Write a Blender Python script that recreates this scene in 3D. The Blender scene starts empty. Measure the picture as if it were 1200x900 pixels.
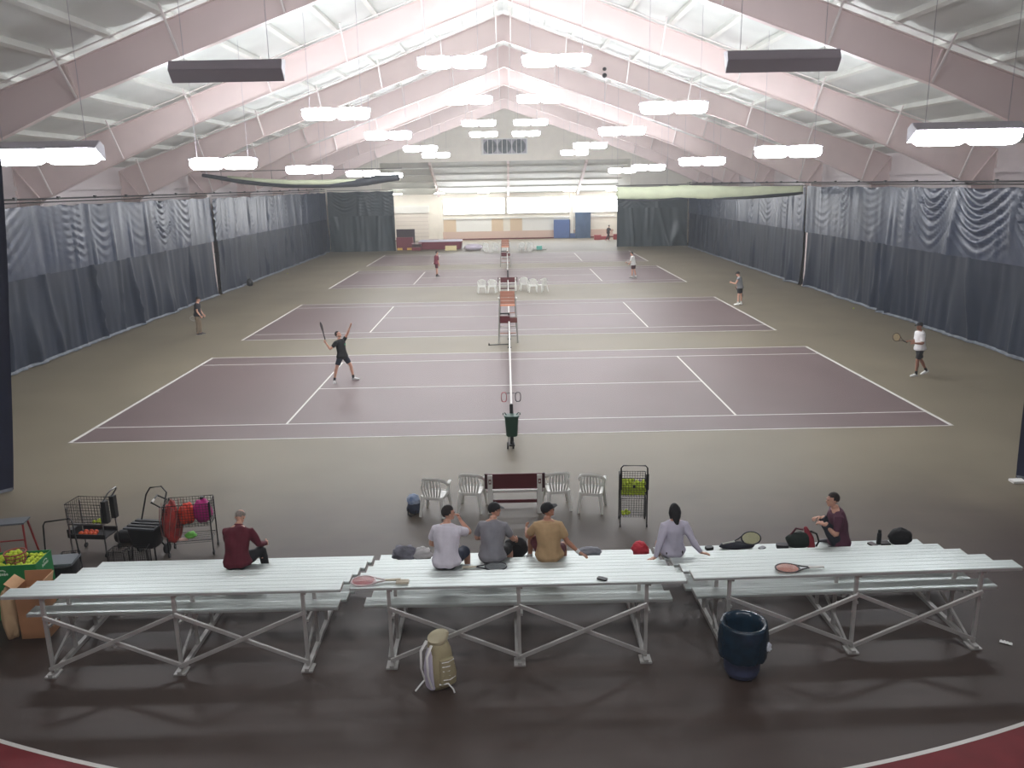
import bpy, math, random
from mathutils import Vector as V, Matrix, noise
R = math.radians
random.seed(11)
S = bpy.context.scene
COL = S.collection

# ------------------------------------------------------------------ camera, world, exposure
cd = bpy.data.cameras.new('camera')
cam = bpy.data.objects.new('camera', cd)
COL.objects.link(cam)
cd.sensor_width = 36.0
cd.lens = 951.39 / 1200 * 36.0
cd.clip_end = 400
def _cam_axes(yaw=-0.0035, pit=0.2418, rol=-0.0187):
    def ray(x, y):
        c, s = math.cos(-rol), math.sin(-rol); x, y = c*x - s*y, s*x + c*y
        d, h = 1.0, -y
        c, s = math.cos(pit), math.sin(pit); Y = c*d + s*h; Z = -s*d + c*h
        c, s = math.cos(yaw), math.sin(yaw)
        return V((c*x - s*Y, s*x + c*Y, Z))
    f = ray(0, 0); r = ray(1, 0) - f; u = -(ray(0, 1) - f)
    return r.normalized(), u.normalized(), f.normalized()
_r, _u, _f = _cam_axes()
M = Matrix.Identity(4)
for i in range(3):
    M[i][0], M[i][1], M[i][2] = _r[i], _u[i], -_f[i]
M.translation = V((-0.0426, -20.799, 6.5236))
cam.matrix_world = M
S.camera = cam
w = bpy.data.worlds.new('world'); S.world = w; w.use_nodes = True
w.node_tree.nodes['Background'].inputs[0].default_value = (0.8, 0.85, 0.9, 1)
w.node_tree.nodes['Background'].inputs[1].default_value = 0.02
S.view_settings.view_transform = 'Standard'
S.view_settings.look = 'None'
S.view_settings.gamma = 1.0
S.view_settings.use_curve_mapping = False
S.view_settings.exposure = 0.0
LAMP = 62.0           # radiance of the strip lamps
S.cycles.max_bounces = 7
S.cycles.diffuse_bounces = 5

# ------------------------------------------------------------------ materials
def lin(c):
    return tuple(((x/255/12.92) if x <= 10.3 else ((x/255+0.055)/1.055)**2.4) for x in c) + (1,)
MATS = {}
def mat(name, c, rough=0.6, metal=0.0, var=0.0, scale=8.0, bump=0.0, c2=None, spec=0.5, sheen=0.0, stretch=None):
    if name in MATS: return MATS[name]
    m = bpy.data.materials.new(name); m.use_nodes = True; MATS[name] = m
    nt = m.node_tree; b = nt.nodes['Principled BSDF']
    b.inputs['Base Color'].default_value = lin(c)
    b.inputs['Roughness'].default_value = rough
    b.inputs['Metallic'].default_value = metal
    b.inputs['Specular IOR Level'].default_value = spec
    if sheen: b.inputs['Sheen Weight'].default_value = sheen
    if var or bump or c2:
        tc = nt.nodes.new('ShaderNodeTexCoord'); n = nt.nodes.new('ShaderNodeTexNoise')
        n.inputs['Scale'].default_value = scale; n.inputs['Detail'].default_value = 5
        src = tc.outputs['Object']
        if stretch:
            mp = nt.nodes.new('ShaderNodeMapping'); mp.inputs['Scale'].default_value = stretch
            nt.links.new(src, mp.inputs['Vector']); src = mp.outputs['Vector']
        nt.links.new(src, n.inputs['Vector'])
        if var or c2:
            r = nt.nodes.new('ShaderNodeValToRGB')
            a = lin(c2) if c2 else tuple(x*(1-var) for x in lin(c)[:3]) + (1,)
            z = lin(c) if c2 else tuple(min(1, x*(1+var)) for x in lin(c)[:3]) + (1,)
            r.color_ramp.elements[0].position = 0.3; r.color_ramp.elements[1].position = 0.7
            r.color_ramp.elements[0].color = a; r.color_ramp.elements[1].color = z
            nt.links.new(n.outputs['Fac'], r.inputs['Fac']); nt.links.new(r.outputs['Color'], b.inputs['Base Color'])
        if bump:
            bp = nt.nodes.new('ShaderNodeBump'); bp.inputs['Strength'].default_value = bump
            bp.inputs['Distance'].default_value = 0.02
            nt.links.new(n.outputs['Fac'], bp.inputs['Height']); nt.links.new(bp.outputs['Normal'], b.inputs['Normal'])
    return m
def glow(name, c, s):
    if name in MATS: return MATS[name]
    m = bpy.data.materials.new(name); m.use_nodes = True; MATS[name] = m
    b = m.node_tree.nodes['Principled BSDF']
    b.inputs['Base Color'].default_value = (0.8, 0.8, 0.8, 1)
    b.inputs['Emission Color'].default_value = lin(c); b.inputs['Emission Strength'].default_value = s
    return m

# ------------------------------------------------------------------ mesh building
class MB:
    def __init__(self): self.v, self.f = [], []
    def add(self, vs, fs):
        o = len(self.v); self.v += [tuple(p) for p in vs]; self.f += [tuple(i+o for i in q) for q in fs]; return self
    def box(self, c, s, rot=None):
        h = [x/2 for x in s]
        vs = [V((x*h[0], y*h[1], z*h[2])) for z in (-1, 1) for y in (-1, 1) for x in (-1, 1)]
        if rot is not None: vs = [rot @ p for p in vs]
        return self.add([p + V(c) for p in vs], [(0,2,3,1),(4,5,7,6),(0,1,5,4),(2,6,7,3),(0,4,6,2),(1,3,7,5)])
    def bbox(self, a, b):
        return self.box([(a[i]+b[i])/2 for i in range(3)], [abs(b[i]-a[i]) for i in range(3)])
    def loft(self, pts, rad, ref=(1,0,0), n=10, dome=0.5, close=False, sq=1.0):
        pts = [V(p) for p in pts]; k = len(pts); o = len(self.v); ref = V(ref)
        for i, p in enumerate(pts):
            if close: t = pts[(i+1) % k] - pts[i-1]
            else: t = (pts[min(i+1, k-1)] - pts[max(i-1, 0)])
            if t.length < 1e-9: t = V((0,0,1))
            t.normalize()
            a = ref - t*ref.dot(t)
            if a.length < 0.05:
                a = V((0,1,0)) - t*t.y
                if a.length < 0.05: a = V((0,0,1)) - t*t.z
            a.normalize(); b = t.cross(a)
            r = rad[i] if isinstance(rad, (list, tuple)) and isinstance(rad[0], (list, tuple, float, int)) and len(rad) == k else rad
            rx, ry = (r, r) if isinstance(r, (int, float)) else r
            for j in range(n):
                an = 2*math.pi*j/n; ca, sa = math.cos(an), math.sin(an)
                if sq != 1.0:
                    ca = math.copysign(abs(ca)**sq, ca); sa = math.copysign(abs(sa)**sq, sa)
                self.v.append(tuple(p + a*(rx*ca) + b*(ry*sa)))
        m = k if close else k-1
        for i in range(m):
            for j in range(n):
                a0 = o+i*n+j; a1 = o+i*n+(j+1) % n; b0 = o+((i+1) % k)*n+j; b1 = o+((i+1) % k)*n+(j+1) % n
                self.f.append((a0, a1, b1, b0))
        if not close:
            if dome:
                for e, q, sgn in ((0, 1, 1), (k-1, k-2, 1)):
                    t = (pts[e]-pts[q]).normalized()
                    r = rad[e] if isinstance(rad, (list, tuple)) and len(rad) == k else rad
                    r = r if isinstance(r, (int, float)) else min(r)
                    self.v.append(tuple(pts[e] + t*r*dome)); c = len(self.v)-1
                    for j in range(n):
                        x, y = o+e*n+j, o+e*n+(j+1) % n
                        self.f.append((c, y, x) if e == 0 else (c, x, y))
            else:
                self.f.append(tuple(o+j for j in range(n-1, -1, -1))); self.f.append(tuple(o+(k-1)*n+j for j in range(n)))
        return self
    def tube(self, pts, r, n=6, close=False): return self.loft(pts, r, n=n, dome=0, close=close)
    def bar(self, a, b, wx, wz=None, ref=(0,0,1)):
        wz = wz or wx
        a, b = V(a), V(b); t = (b-a).normalized(); r = V(ref)
        u = r - t*r.dot(t)
        if u.length < 1e-3: u = V((1,0,0)) - t*t.x
        if u.length < 1e-3: u = V((0,1,0)) - t*t.y
        u.normalize(); s = t.cross(u)
        vs = [e + s*(x*wx/2) + u*(z*wz/2) for e in (a, b) for x, z in ((-1,-1),(1,-1),(1,1),(-1,1))]
        return self.add(vs, [(0,3,2,1),(4,5,6,7),(0,1,5,4),(1,2,6,5),(2,3,7,6),(3,0,4,7)])
    def ell(self, c, r, n=12, m=8, frame=None):
        o = len(self.v); c = V(c)
        X, Y, Z = frame or (V((1,0,0)), V((0,1,0)), V((0,0,1)))
        for i in range(m+1):
            th = math.pi*i/m
            for j in range(n):
                ph = 2*math.pi*j/n
                self.v.append(tuple(c + X*(r[0]*math.sin(th)*math.cos(ph)) + Y*(r[1]*math.sin(th)*math.sin(ph)) + Z*(r[2]*math.cos(th))))
        for i in range(m):
            for j in range(n):
                q = (o+i*n+j, o+(i+1)*n+j, o+(i+1)*n+(j+1) % n, o+i*n+(j+1) % n)
                self.f.append(q)
        return self
    def lathe(self, prof, n=24, c=(0,0,0), cap=True):
        o = len(self.v)
        for r, z in prof:
            for j in range(n):
                a = 2*math.pi*j/n; self.v.append((c[0]+r*math.cos(a), c[1]+r*math.sin(a), c[2]+z))
        for i in range(len(prof)-1):
            for j in range(n): self.f.append((o+i*n+j, o+i*n+(j+1) % n, o+(i+1)*n+(j+1) % n, o+(i+1)*n+j))
        if cap:
            self.f.append(tuple(o+j for j in range(n-1, -1, -1))); self.f.append(tuple(o+(len(prof)-1)*n+j for j in range(n)))
        return self
    def prism(self, poly, a, b, axis=1):
        """poly in the two other axes, extruded from a to b along axis"""
        n = len(poly); o = len(self.v)
        for t in (a, b):
            for p, q in poly:
                self.v.append((p, t, q) if axis == 1 else ((t, p, q) if axis == 0 else (p, q, t)))
        self.f.append(tuple(o+i for i in range(n))); self.f.append(tuple(o+n+i for i in range(n-1, -1, -1)))
        for i in range(n): self.f.append((o+(i+1) % n, o+i, o+n+i, o+n+(i+1) % n))
        return self
    def wires(self, o, u, v, nu, nv, r=0.004):
        o, u, v = V(o), V(u), V(v)
        for i in range(nu+1): self.tube([o+u*(i/nu), o+u*(i/nu)+v], r, 4)
        for j in range(nv+1): self.tube([o+v*(j/nv), o+v*(j/nv)+u], r, 4)
        return self
    def grid(self, fn, nu, nv):
        o = len(self.v)
        for i in range(nu+1):
            for j in range(nv+1): self.v.append(tuple(fn(i/nu, j/nv)))
        for i in range(nu):
            for j in range(nv):
                a = o+i*(nv+1)+j; self.f.append((a, a+nv+1, a+nv+2, a+1))
        return self
    def mesh(self, name, m, smooth=None):
        me = bpy.data.meshes.new(name); me.from_pydata(self.v, [], self.f)
        if m: me.materials.append(m)
        me.validate()
        if smooth is not None:
            me.polygons.foreach_set('use_smooth', [True]*len(me.polygons))
            if smooth < 180: me.set_sharp_from_angle(angle=R(smooth))
        return me
    def build(self, name, m, parent=None, smooth=None, loc=None, rot=None, fix=False):
        me = self.mesh(name, m, smooth)
        if fix:
            import bmesh
            bm = bmesh.new(); bm.from_mesh(me); bmesh.ops.recalc_face_normals(bm, faces=bm.faces); bm.to_mesh(me); bm.free()
        o = bpy.data.objects.new(name, me); COL.objects.link(o)
        if parent: o.parent = parent
        if loc: o.location = loc
        if rot: o.rotation_euler = rot
        return o
def tag(o, label=None, cat=None, group=None, kind=None):
    for k, x in (('label', label), ('category', cat), ('group', group), ('kind', kind)):
        if x: o[k] = x
    return o
def empty(name, loc=(0,0,0), rz=0.0, label=None, cat=None, group=None, kind=None):
    o = bpy.data.objects.new(name, None); COL.objects.link(o)
    o.empty_display_size = 0.1
    o.location = loc; o.rotation_euler = (0, 0, R(rz))
    return tag(o, label, cat, group, kind)
def copy_tree(o, parent=None, loc=None, rz=None, label=None, group=None):
    c = o.copy(); COL.objects.link(c)
    if parent: c.parent = parent
    if loc: c.location = loc
    if rz is not None: c.rotation_euler = (0, 0, R(rz))
    if label: c['label'] = label
    if group: c['group'] = group
    for ch in list(o.children): copy_tree(ch, c)
    return c
def dup(o, parent, loc=None):
    c = o.copy(); COL.objects.link(c); c.parent = parent
    if loc: c.location = loc
    return c
def remesh(mb, voxel, m, name, parent, wrinkle=0.0, smooth_it=2, extra=None, wscale=9.0):
    me = mb.mesh('tmp', None); o = bpy.data.objects.new('tmp', me); COL.objects.link(o)
    r = o.modifiers.new('r', 'REMESH'); r.mode = 'VOXEL'; r.voxel_size = voxel
    s = o.modifiers.new('s', 'SMOOTH'); s.factor = 0.5; s.iterations = smooth_it
    dg = bpy.context.evaluated_depsgraph_get()
    e = o.evaluated_get(dg); em = e.to_mesh()
    vs = [v.co.copy() for v in em.vertices]; fs = [tuple(p.vertices) for p in em.polygons]
    if wrinkle:
        ns = [v.normal.copy() for v in em.vertices]
        vs = [p + nn*(wrinkle*noise.noise(V((p.x*wscale, p.y*wscale, p.z*wscale*0.6)))) for p, nn in zip(vs, ns)]
    e.to_mesh_clear(); bpy.data.objects.remove(o); bpy.data.meshes.remove(me)
    out = MB(); out.add(vs, fs)
    if extra: out.add(extra.v, extra.f)
    return out.build(name, m, parent, smooth=180)

# ------------------------------------------------------------------ palette
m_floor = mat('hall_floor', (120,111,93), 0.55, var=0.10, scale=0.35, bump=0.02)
m_court = mat('court_paint', (107,91,90), 0.5, var=0.06, scale=0.5)
m_line = mat('line_paint', (214,212,206), 0.6)
m_track = mat('track_rubber', (112,30,36), 0.7, var=0.1, scale=3)
m_steel = mat('frame_paint', (222,205,202), 0.4, var=0.03, scale=1.5)
m_brace = mat('white_brace', (238,232,230), 0.5)
m_insul = mat('roof_insulation', (216,220,216), 0.5, var=0.06, scale=0.8, bump=0.15)
m_purlin = mat('purlin_wrap', (226,228,222), 0.45, var=0.05, scale=2.0)
m_wall = mat('metal_wall', (214,204,204), 0.6, var=0.04, scale=1.0)
m_cream = mat('cream_wall', (246,241,230), 0.7, var=0.03, scale=1.2)
m_tan = mat('tan_panel', (228,206,178), 0.7)
m_peach = mat('wainscot', (222,196,182), 0.7)
m_white = mat('white_paint', (240,240,236), 0.5)
m_curt = mat('curtain_vinyl', (46,57,80), 0.34, c2=(40,50,70), scale=0.7, spec=0.5)
m_curt2 = mat('curtain_mesh', (28,38,56), 0.5, c2=(24,33,48), scale=0.7, spec=0.3)
m_curtg = mat('end_curtain_vinyl', (52,66,72), 0.36, c2=(44,56,60), scale=0.9)
m_navy = mat('navy_drape', (34,44,78), 0.6, c2=(26,34,62), scale=1.2)
m_hem = mat('curtain_hem', (104,110,118), 0.5, var=0.35, scale=6)
m_roll = mat('rolled_curtain', (216,224,192), 0.5, var=0.08, scale=1.5)
m_rolld = mat('rolled_curtain_dark', (60,64,70), 0.6)
m_alu = mat('bleacher_aluminium', (196,204,201), 0.45, metal=0.55, var=0.04, scale=1.0, stretch=(0.4, 8, 8))
m_galv = mat('galvanised_tube', (176,174,170), 0.5, metal=0.3, var=0.08, scale=5)
m_black = mat('black_plastic', (24,24,26), 0.5)
m_wire = mat('black_wire', (30,30,33), 0.4, metal=0.3)
m_chrome = mat('chrome_wire', (150,150,152), 0.3, metal=0.9)
m_plast = mat('white_plastic', (232,232,226), 0.4)
m_maroon = mat('maroon_board', (92,22,32), 0.5, var=0.08, scale=6)
m_mat = mat('maroon_mat', (120,34,50), 0.6, var=0.06, scale=3)
m_blue = mat('blue_mat', (84,108,160), 0.6, var=0.05, scale=3)
m_slate = mat('slate_cover', (72,94,124), 0.5, var=0.1, scale=3, bump=0.3)
m_wood = mat('orange_wood', (178,122,100), 0.5, var=0.12, scale=5, stretch=(1, 8, 8))
m_ball = mat('tennis_felt', (204,222,70), 0.9, var=0.12, scale=30)
m_lamp = glow('lamp_lens', (248,250,255), LAMP)
m_lamp2 = glow('spot_lens', (248,250,255), LAMP*1.3)
m_house = mat('lamp_housing', (176,172,182), 0.5)
m_pane = glow('lit_window', (250,252,255), 11.0)
m_panelglow = glow('annex_lamp', (255,252,246), 120.0)

# ------------------------------------------------------------------ floor and courts
def struct(o): o['kind'] = 'structure'; return o
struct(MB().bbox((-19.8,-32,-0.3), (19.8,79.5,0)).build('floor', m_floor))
# floor colour fades khaki to dark brown in a noisy band before the bleachers
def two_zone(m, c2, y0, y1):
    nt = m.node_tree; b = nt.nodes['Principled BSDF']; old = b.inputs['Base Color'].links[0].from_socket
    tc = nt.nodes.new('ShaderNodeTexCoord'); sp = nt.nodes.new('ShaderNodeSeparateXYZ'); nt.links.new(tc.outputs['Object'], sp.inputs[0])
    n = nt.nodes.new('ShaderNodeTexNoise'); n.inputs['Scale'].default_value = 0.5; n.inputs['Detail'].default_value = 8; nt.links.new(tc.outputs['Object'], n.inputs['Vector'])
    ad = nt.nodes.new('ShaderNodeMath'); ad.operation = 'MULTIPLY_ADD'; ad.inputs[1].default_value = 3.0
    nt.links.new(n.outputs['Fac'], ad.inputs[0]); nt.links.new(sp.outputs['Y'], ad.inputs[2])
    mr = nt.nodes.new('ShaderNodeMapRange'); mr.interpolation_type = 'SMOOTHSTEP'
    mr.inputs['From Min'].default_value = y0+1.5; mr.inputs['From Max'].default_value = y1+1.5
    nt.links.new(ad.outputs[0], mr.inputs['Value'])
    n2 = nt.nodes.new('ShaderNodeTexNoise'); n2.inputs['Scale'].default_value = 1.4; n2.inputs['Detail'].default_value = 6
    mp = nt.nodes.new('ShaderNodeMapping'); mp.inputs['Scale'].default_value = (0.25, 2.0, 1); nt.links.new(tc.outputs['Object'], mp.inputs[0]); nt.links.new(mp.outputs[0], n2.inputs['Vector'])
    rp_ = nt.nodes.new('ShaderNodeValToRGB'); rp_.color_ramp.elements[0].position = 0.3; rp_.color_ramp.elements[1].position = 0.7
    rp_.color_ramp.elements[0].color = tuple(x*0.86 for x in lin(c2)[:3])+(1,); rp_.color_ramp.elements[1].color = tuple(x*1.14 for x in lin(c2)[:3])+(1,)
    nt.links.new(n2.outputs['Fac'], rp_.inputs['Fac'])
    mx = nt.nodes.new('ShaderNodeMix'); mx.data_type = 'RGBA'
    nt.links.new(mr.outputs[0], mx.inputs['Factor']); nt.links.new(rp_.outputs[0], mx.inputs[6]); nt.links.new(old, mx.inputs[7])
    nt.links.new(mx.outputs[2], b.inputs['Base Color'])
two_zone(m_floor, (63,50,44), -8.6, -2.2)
GAP = (0.0, 14.65, 32.94, 47.89)
def line(name, par, x0, x1, y0, y1): MB().bbox((x0,y0,0.002), (x1,y1,0.006)).build(name, m_line, par)
for i, y0 in enumerate(GAP):
    c = struct(empty('tennis_court', (0, y0, 0)))
    MB().bbox((-11.885,0,-0.1), (11.885,10.97,0.003)).build('court_surface', m_court, c)
    for y in (0, 10.92): line('sideline', c, -11.885, 11.885, y, y+0.05)
    for y in (1.37, 9.55): line('singles_sideline', c, -11.885, 11.885, y, y+0.05)
    for x in (-11.885, 11.785): line('baseline', c, x, x+0.1, 0, 10.97)
    for x in (-6.43, 6.37): line('service_line', c, x, x+0.06, 1.37, 9.6)
    line('centre_service_line', c, -6.4, 6.4, 5.46, 5.51)
    for x in (-11.885, 11.685): line('centre_mark', c, x, x+0.2, 5.46, 5.51)
# running track edge under the camera: an arc of white line with maroon rubber outside it
def arc_y(x): return -13.31 + 0.0298*x*x
tr = struct(MB().grid(lambda a, b: (-12+24*a, (arc_y(-12+24*a)-0.06)*(1-b) + (-20)*b, 0.004), 64, 3).build('running_track', m_track))
MB().grid(lambda a, b: (-12+24*a, arc_y(-12+24*a)-0.06*b, 0.006), 96, 1).build('track_line', m_line, tr)

# ------------------------------------------------------------------ walls, roof and frames
EAVE = 19.7
def roof(x): return 14.78 - 0.36*abs(x)
for nm, s in (('wall_left', -1), ('wall_right', 1)):
    wl = struct(MB().bbox((s*EAVE,-32,0), (s*(EAVE+0.2),79.5,8.2)).build(nm, m_wall))
    for z in (2.2, 4.4, 6.6): MB().bbox((s*(EAVE-0.16),-32,z), (s*EAVE,67.5,z+0.18)).build('girt', m_wall, wl)
struct(MB().bbox((-EAVE,-32.2,0), (EAVE,-32,15)).build('wall_back', m_wall))
ce = struct(MB().prism([(-EAVE-0.2,roof(EAVE+0.2)),(0,roof(0)),(EAVE+0.2,roof(EAVE+0.2)),(EAVE+0.2,roof(EAVE)+0.2),(0,roof(0)+0.25),(-EAVE-0.2,roof(EAVE)+0.2)], -32, 67.6).build('ceiling', m_insul, fix=True))
pu = None
for k in range(13):
    for s in (-1, 1):
        x = s*(0.35 + 1.5125*k); sl = math.atan(0.36)*s
        if pu is None:
            pu = MB().box((0,17.75,0), (0.16,99.5,0.2)).build('purlin', m_purlin, ce)
            q = pu
        else: q = dup(pu, ce)
        q.location = (x, 0, roof(x)-0.10); q.rotation_euler = (0, sl, 0)
# sag of the insulation between purlins: shallow draped strips
for k in range(12):
    for s in (-1, 1):
        xa, xb = s*(0.43+1.5125*k), s*(0.27+1.5125*(k+1))
        if k == 0 and s == -1: pass
        MB().grid(lambda a, b: (xa+(xb-xa)*a, -32+99.5*b, roof(xa+(xb-xa)*a) - 0.015 - 0.075*math.sin(math.pi*a)*(1-0.25*abs(math.sin(b*34.5))) ), 6, 66).build('insulation_blanket', m_insul, ce, smooth=180)
# portal frames, 30 ft apart
FR0, BAY = 3.56, 9.14
def frame():
    root = struct(empty('roof_frame', (0, 0, 0)))
    for s in (-1, 1):
        low = [(0,13.33),(12.05,9.08),(18.6,6.2),(18.95,5.2),(18.95,0)]
        up = [(0,14.53),(12.3,10.0),(19.55,7.5),(19.6,0)]
        poly = [(s*x, z) for x, z in low] + [(s*x, z) for x, z in reversed(up)]
        MB().prism(poly, -0.008, 0.008).build('web', m_steel, root, fix=True)
        fl = MB()
        for a, b in zip(low, low[1:]): fl.bar((s*a[0],0,a[1]), (s*b[0],0,b[1]), 0.24, 0.025, ref=(0,0,1) if a[0] < 18.9 else (1,0,0))
        fl.build('lower_flange', m_steel, root)
        fl = MB()
        for a, b in zip(up, up[1:]): fl.bar((s*a[0],0,a[1]), (s*b[0],0,b[1]), 0.24, 0.025, ref=(0,0,1) if a[0] < 19.5 else (1,0,0))
        fl.build('upper_flange', m_steel, root)
        MB().bar((s*12.05,0,9.1), (s*12.32,0,9.98), 0.22, 0.05, ref=(1,0,0)).build('splice_plate', m_steel, root)
        MB().bar((s*18.6,0,6.2), (s*19.55,0,7.5), 0.22, 0.03, ref=(1,0,0)).build('knee_stiffener', m_steel, root)
        for i in range(1, 7):
            x = 3.025*i
            zl = 13.33-0.353*x if x < 12.05 else 9.08-0.44*(x-12.05)
            MB().bar((s*x,-0.05,zl+0.02), (s*x,-1.15,roof(x)-0.2), 0.05, 0.05).build('flange_brace', m_brace, root)
        MB().tube([(s*0.3,-0.5,roof(0.3)-0.28), (s*19,-0.5,roof(19)-0.28)], 0.025, 6).build('conduit', m_brace, root)
    MB().bar((0,0,13.33), (0,0,14.5), 0.22, 0.04, ref=(1,0,0)).build('ridge_plate', m_steel, root)
    for s in (-1, 1): MB().bar((s*0.35,-0.05,13.25), (s*0.35,-1.0,roof(0.35)-0.2), 0.05, 0.05).build('ridge_brace', m_brace, root)
    return root
fr = frame(); fr.location = (0, FR0-BAY, 0)
for k in range(0, 7): copy_tree(fr, loc=(0, FR0+BAY*k, 0))
copy_tree(fr, loc=(0, FR0-2*BAY, 0))
# gable end above the annex
gb = struct(MB().prism([(-EAVE,9.05),(EAVE,9.05),(EAVE,7.75),(EAVE,7.75),(0,14.75),(-EAVE,7.75)][:2] + [(EAVE,9.06),(15.7,9.1),(0,14.75),(-15.7,9.1),(-EAVE,9.06)], 67.5, 67.8).build('wall_gable', m_cream, fix=True))
MB().bbox((-EAVE,67.3,8.85), (EAVE,67.5,9.2)).build('gable_beam', m_cream, gb)
for s in (-1, 1):
    MB().bbox((s*13.2,67.5,0), (s*EAVE,67.8,9.1)).build('return_panel', m_cream, gb)
lv = empty('ventilation_fans', (-0.05, 67.45, 9.55), 0, 'row of three round grey fans behind bars high on the gable wall', 'fan')
MB().bbox((-2.35,0.0,0), (2.35,0.05,1.55)).build('back_panel', m_house, lv)
fm = MB()
for a, b in (((-2.4,-0.12,-0.05),(2.4,0.05,0.06)), ((-2.4,-0.12,1.49),(2.4,0.05,1.6)), ((-2.4,-0.12,0),(-2.28,0.05,1.55)), ((2.28,-0.12,0),(2.4,0.05,1.55))): fm.bbox(a, b)
fm.build('frame', m_white, lv)
m_fan = mat('fan_grey', (96,104,108), 0.5)
for x in (-1.5, 0, 1.5):
    MB().lathe([(0.7,0),(0.7,0.1),(0.62,0.1),(0.62,0.02),(0.1,0.02)], 24).build('fan_ring', m_fan, lv, smooth=40, loc=(x,0,0.77), rot=(R(90),0,0))
    bl = MB()
    for k in range(6):
        a = k*math.pi/3; bl.box((0.34*math.cos(a),0.34*math.sin(a),0.04), (0.56,0.24,0.015), Matrix.Rotation(a,3,'Z') @ Matrix.Rotation(0.4,3,'X'))
    bl.build('fan_blades', m_fan, lv, loc=(x,0,0.77), rot=(R(90),0,0))
    for dx in (-0.74, -0.25, 0.25): MB().bbox((x+dx-0.03,-0.14,0), (x+dx+0.03,-0.1,1.55)).build('guard_bar', m_white, lv)
# annex: lean-to roof falling to the far wall
an = struct(MB().prism([(67.6,9.1),(79.6,5.35),(79.6,5.6),(67.6,9.35)], -EAVE, EAVE, axis=0).build('ceiling_annex', m_insul, fix=True))
for x in (-8.0, 0.3, 8.6, -15.5, 15.8):
    MB().prism([(67.8,8.6),(79.3,5.05),(79.3,5.36),(67.8,9.05)], x-0.12, x+0.12, axis=0).build('annex_rafter', m_steel, an, fix=True)
for y in (70, 72.2, 74.4, 76.6): MB().bbox((-13.2,y,roof(0)*0+9.1-(y-67.6)*0.3125-0.12), (13.2,y+0.12,9.1-(y-67.6)*0.3125+0.02)).build('annex_purlin', m_purlin, an)
fw = struct(MB().bbox((-EAVE,79.3,0), (EAVE,79.6,5.5)).build('wall_far', m_cream))
MB().bbox((-7.7,79.24,0), (12.9,79.3,0.98)).build('wainscot_panel', m_peach, fw)
for a, b in ((-7.6,-6.1), (-1.8,-0.4), (0.45,1.9)): MB().bbox((a,79.22,0.98), (b,79.3,2.45)).build('tan_panel', m_tan, fw)
for a, b in ((-6.1,-1.8), (1.9,7.6)): MB().bbox((a,79.25,0.98), (b,79.3,2.4)).build('white_board', m_white, fw)
MB().bbox((-7.7,79.1,2.45), (13.2,79.3,2.62)).build('ledge', m_white, fw)
MB().bbox((-EAVE,79.2,0), (EAVE,79.3,0.14)).build('baseboard_far', m_track, None)['kind'] = 'structure'
for x in (-8.0, 7.85): MB().bbox((x-0.25,79.0,0), (x+0.25,79.3,5.4)).build('pilaster', m_cream, fw)
for i, (a, b) in enumerate(((-7.5,-0.2), (0.15,7.5), (8.1,13.4))):
    wn = struct(MB().bbox((a,79.16,3.1), (b,79.28,4.85)).build('window_%d' % (i+1), m_pane))
    f = MB()
    for p, q in (((a-0.08,79.1,3.0),(b+0.08,79.3,3.1)), ((a-0.08,79.1,4.85),(b+0.08,79.3,4.95)), ((a-0.08,79.1,3.0),(a,79.3,4.95)), ((b,79.1,3.0),(b+0.08,79.3,4.95))): f.bbox(p, q)
    f.build('window_frame', m_white, wn)
dr = struct(MB().bbox((-13.3,79.12,0), (-9.4,79.28,3.2)).build('door_1', mat('door_white', (238,230,220), 0.6)))
MB().bbox((-13.4,79.0,3.3), (-9.3,79.28,4.1)).build('door_header', m_white, dr)
m_groove = mat('door_groove', (200,190,182), 0.7)
for k in range(1, 7): MB().bbox((-13.3,79.1,0.46*k), (-9.4,79.13,0.46*k+0.03)).build('door_slat', m_groove, dr)
for i, (x, wd, nm) in enumerate(((-12.7,1.2,'beside the left end curtain'), (-7.75,1.2,'above the white roll-up door corner'), (-2.6,1.3,'over the left lit window'), (7.4,1.3,'over the gap between lit windows'), (12.4,1.3,'beside the right rolled curtain'))):
    h = empty('annex_light', (x, 76.4, 5.55), 0, 'small pale strip light under the low annex ceiling ' + nm, 'light', 'small annex strip lights')
    MB().bbox((-wd/2,-0.15,0.06), (wd/2,0.15,0.14)).build('housing', m_white, h)
    MB().bbox((-wd/2+0.03,-0.13,0), (wd/2-0.03,0.13,0.06)).build('lens', m_panelglow, h)
    MB().tube([(0,0,0.14), (0,0,9.1-(76.4-67.6)*0.3125-5.55)], 0.012, 5).build('hanger', m_white, h)

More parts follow.
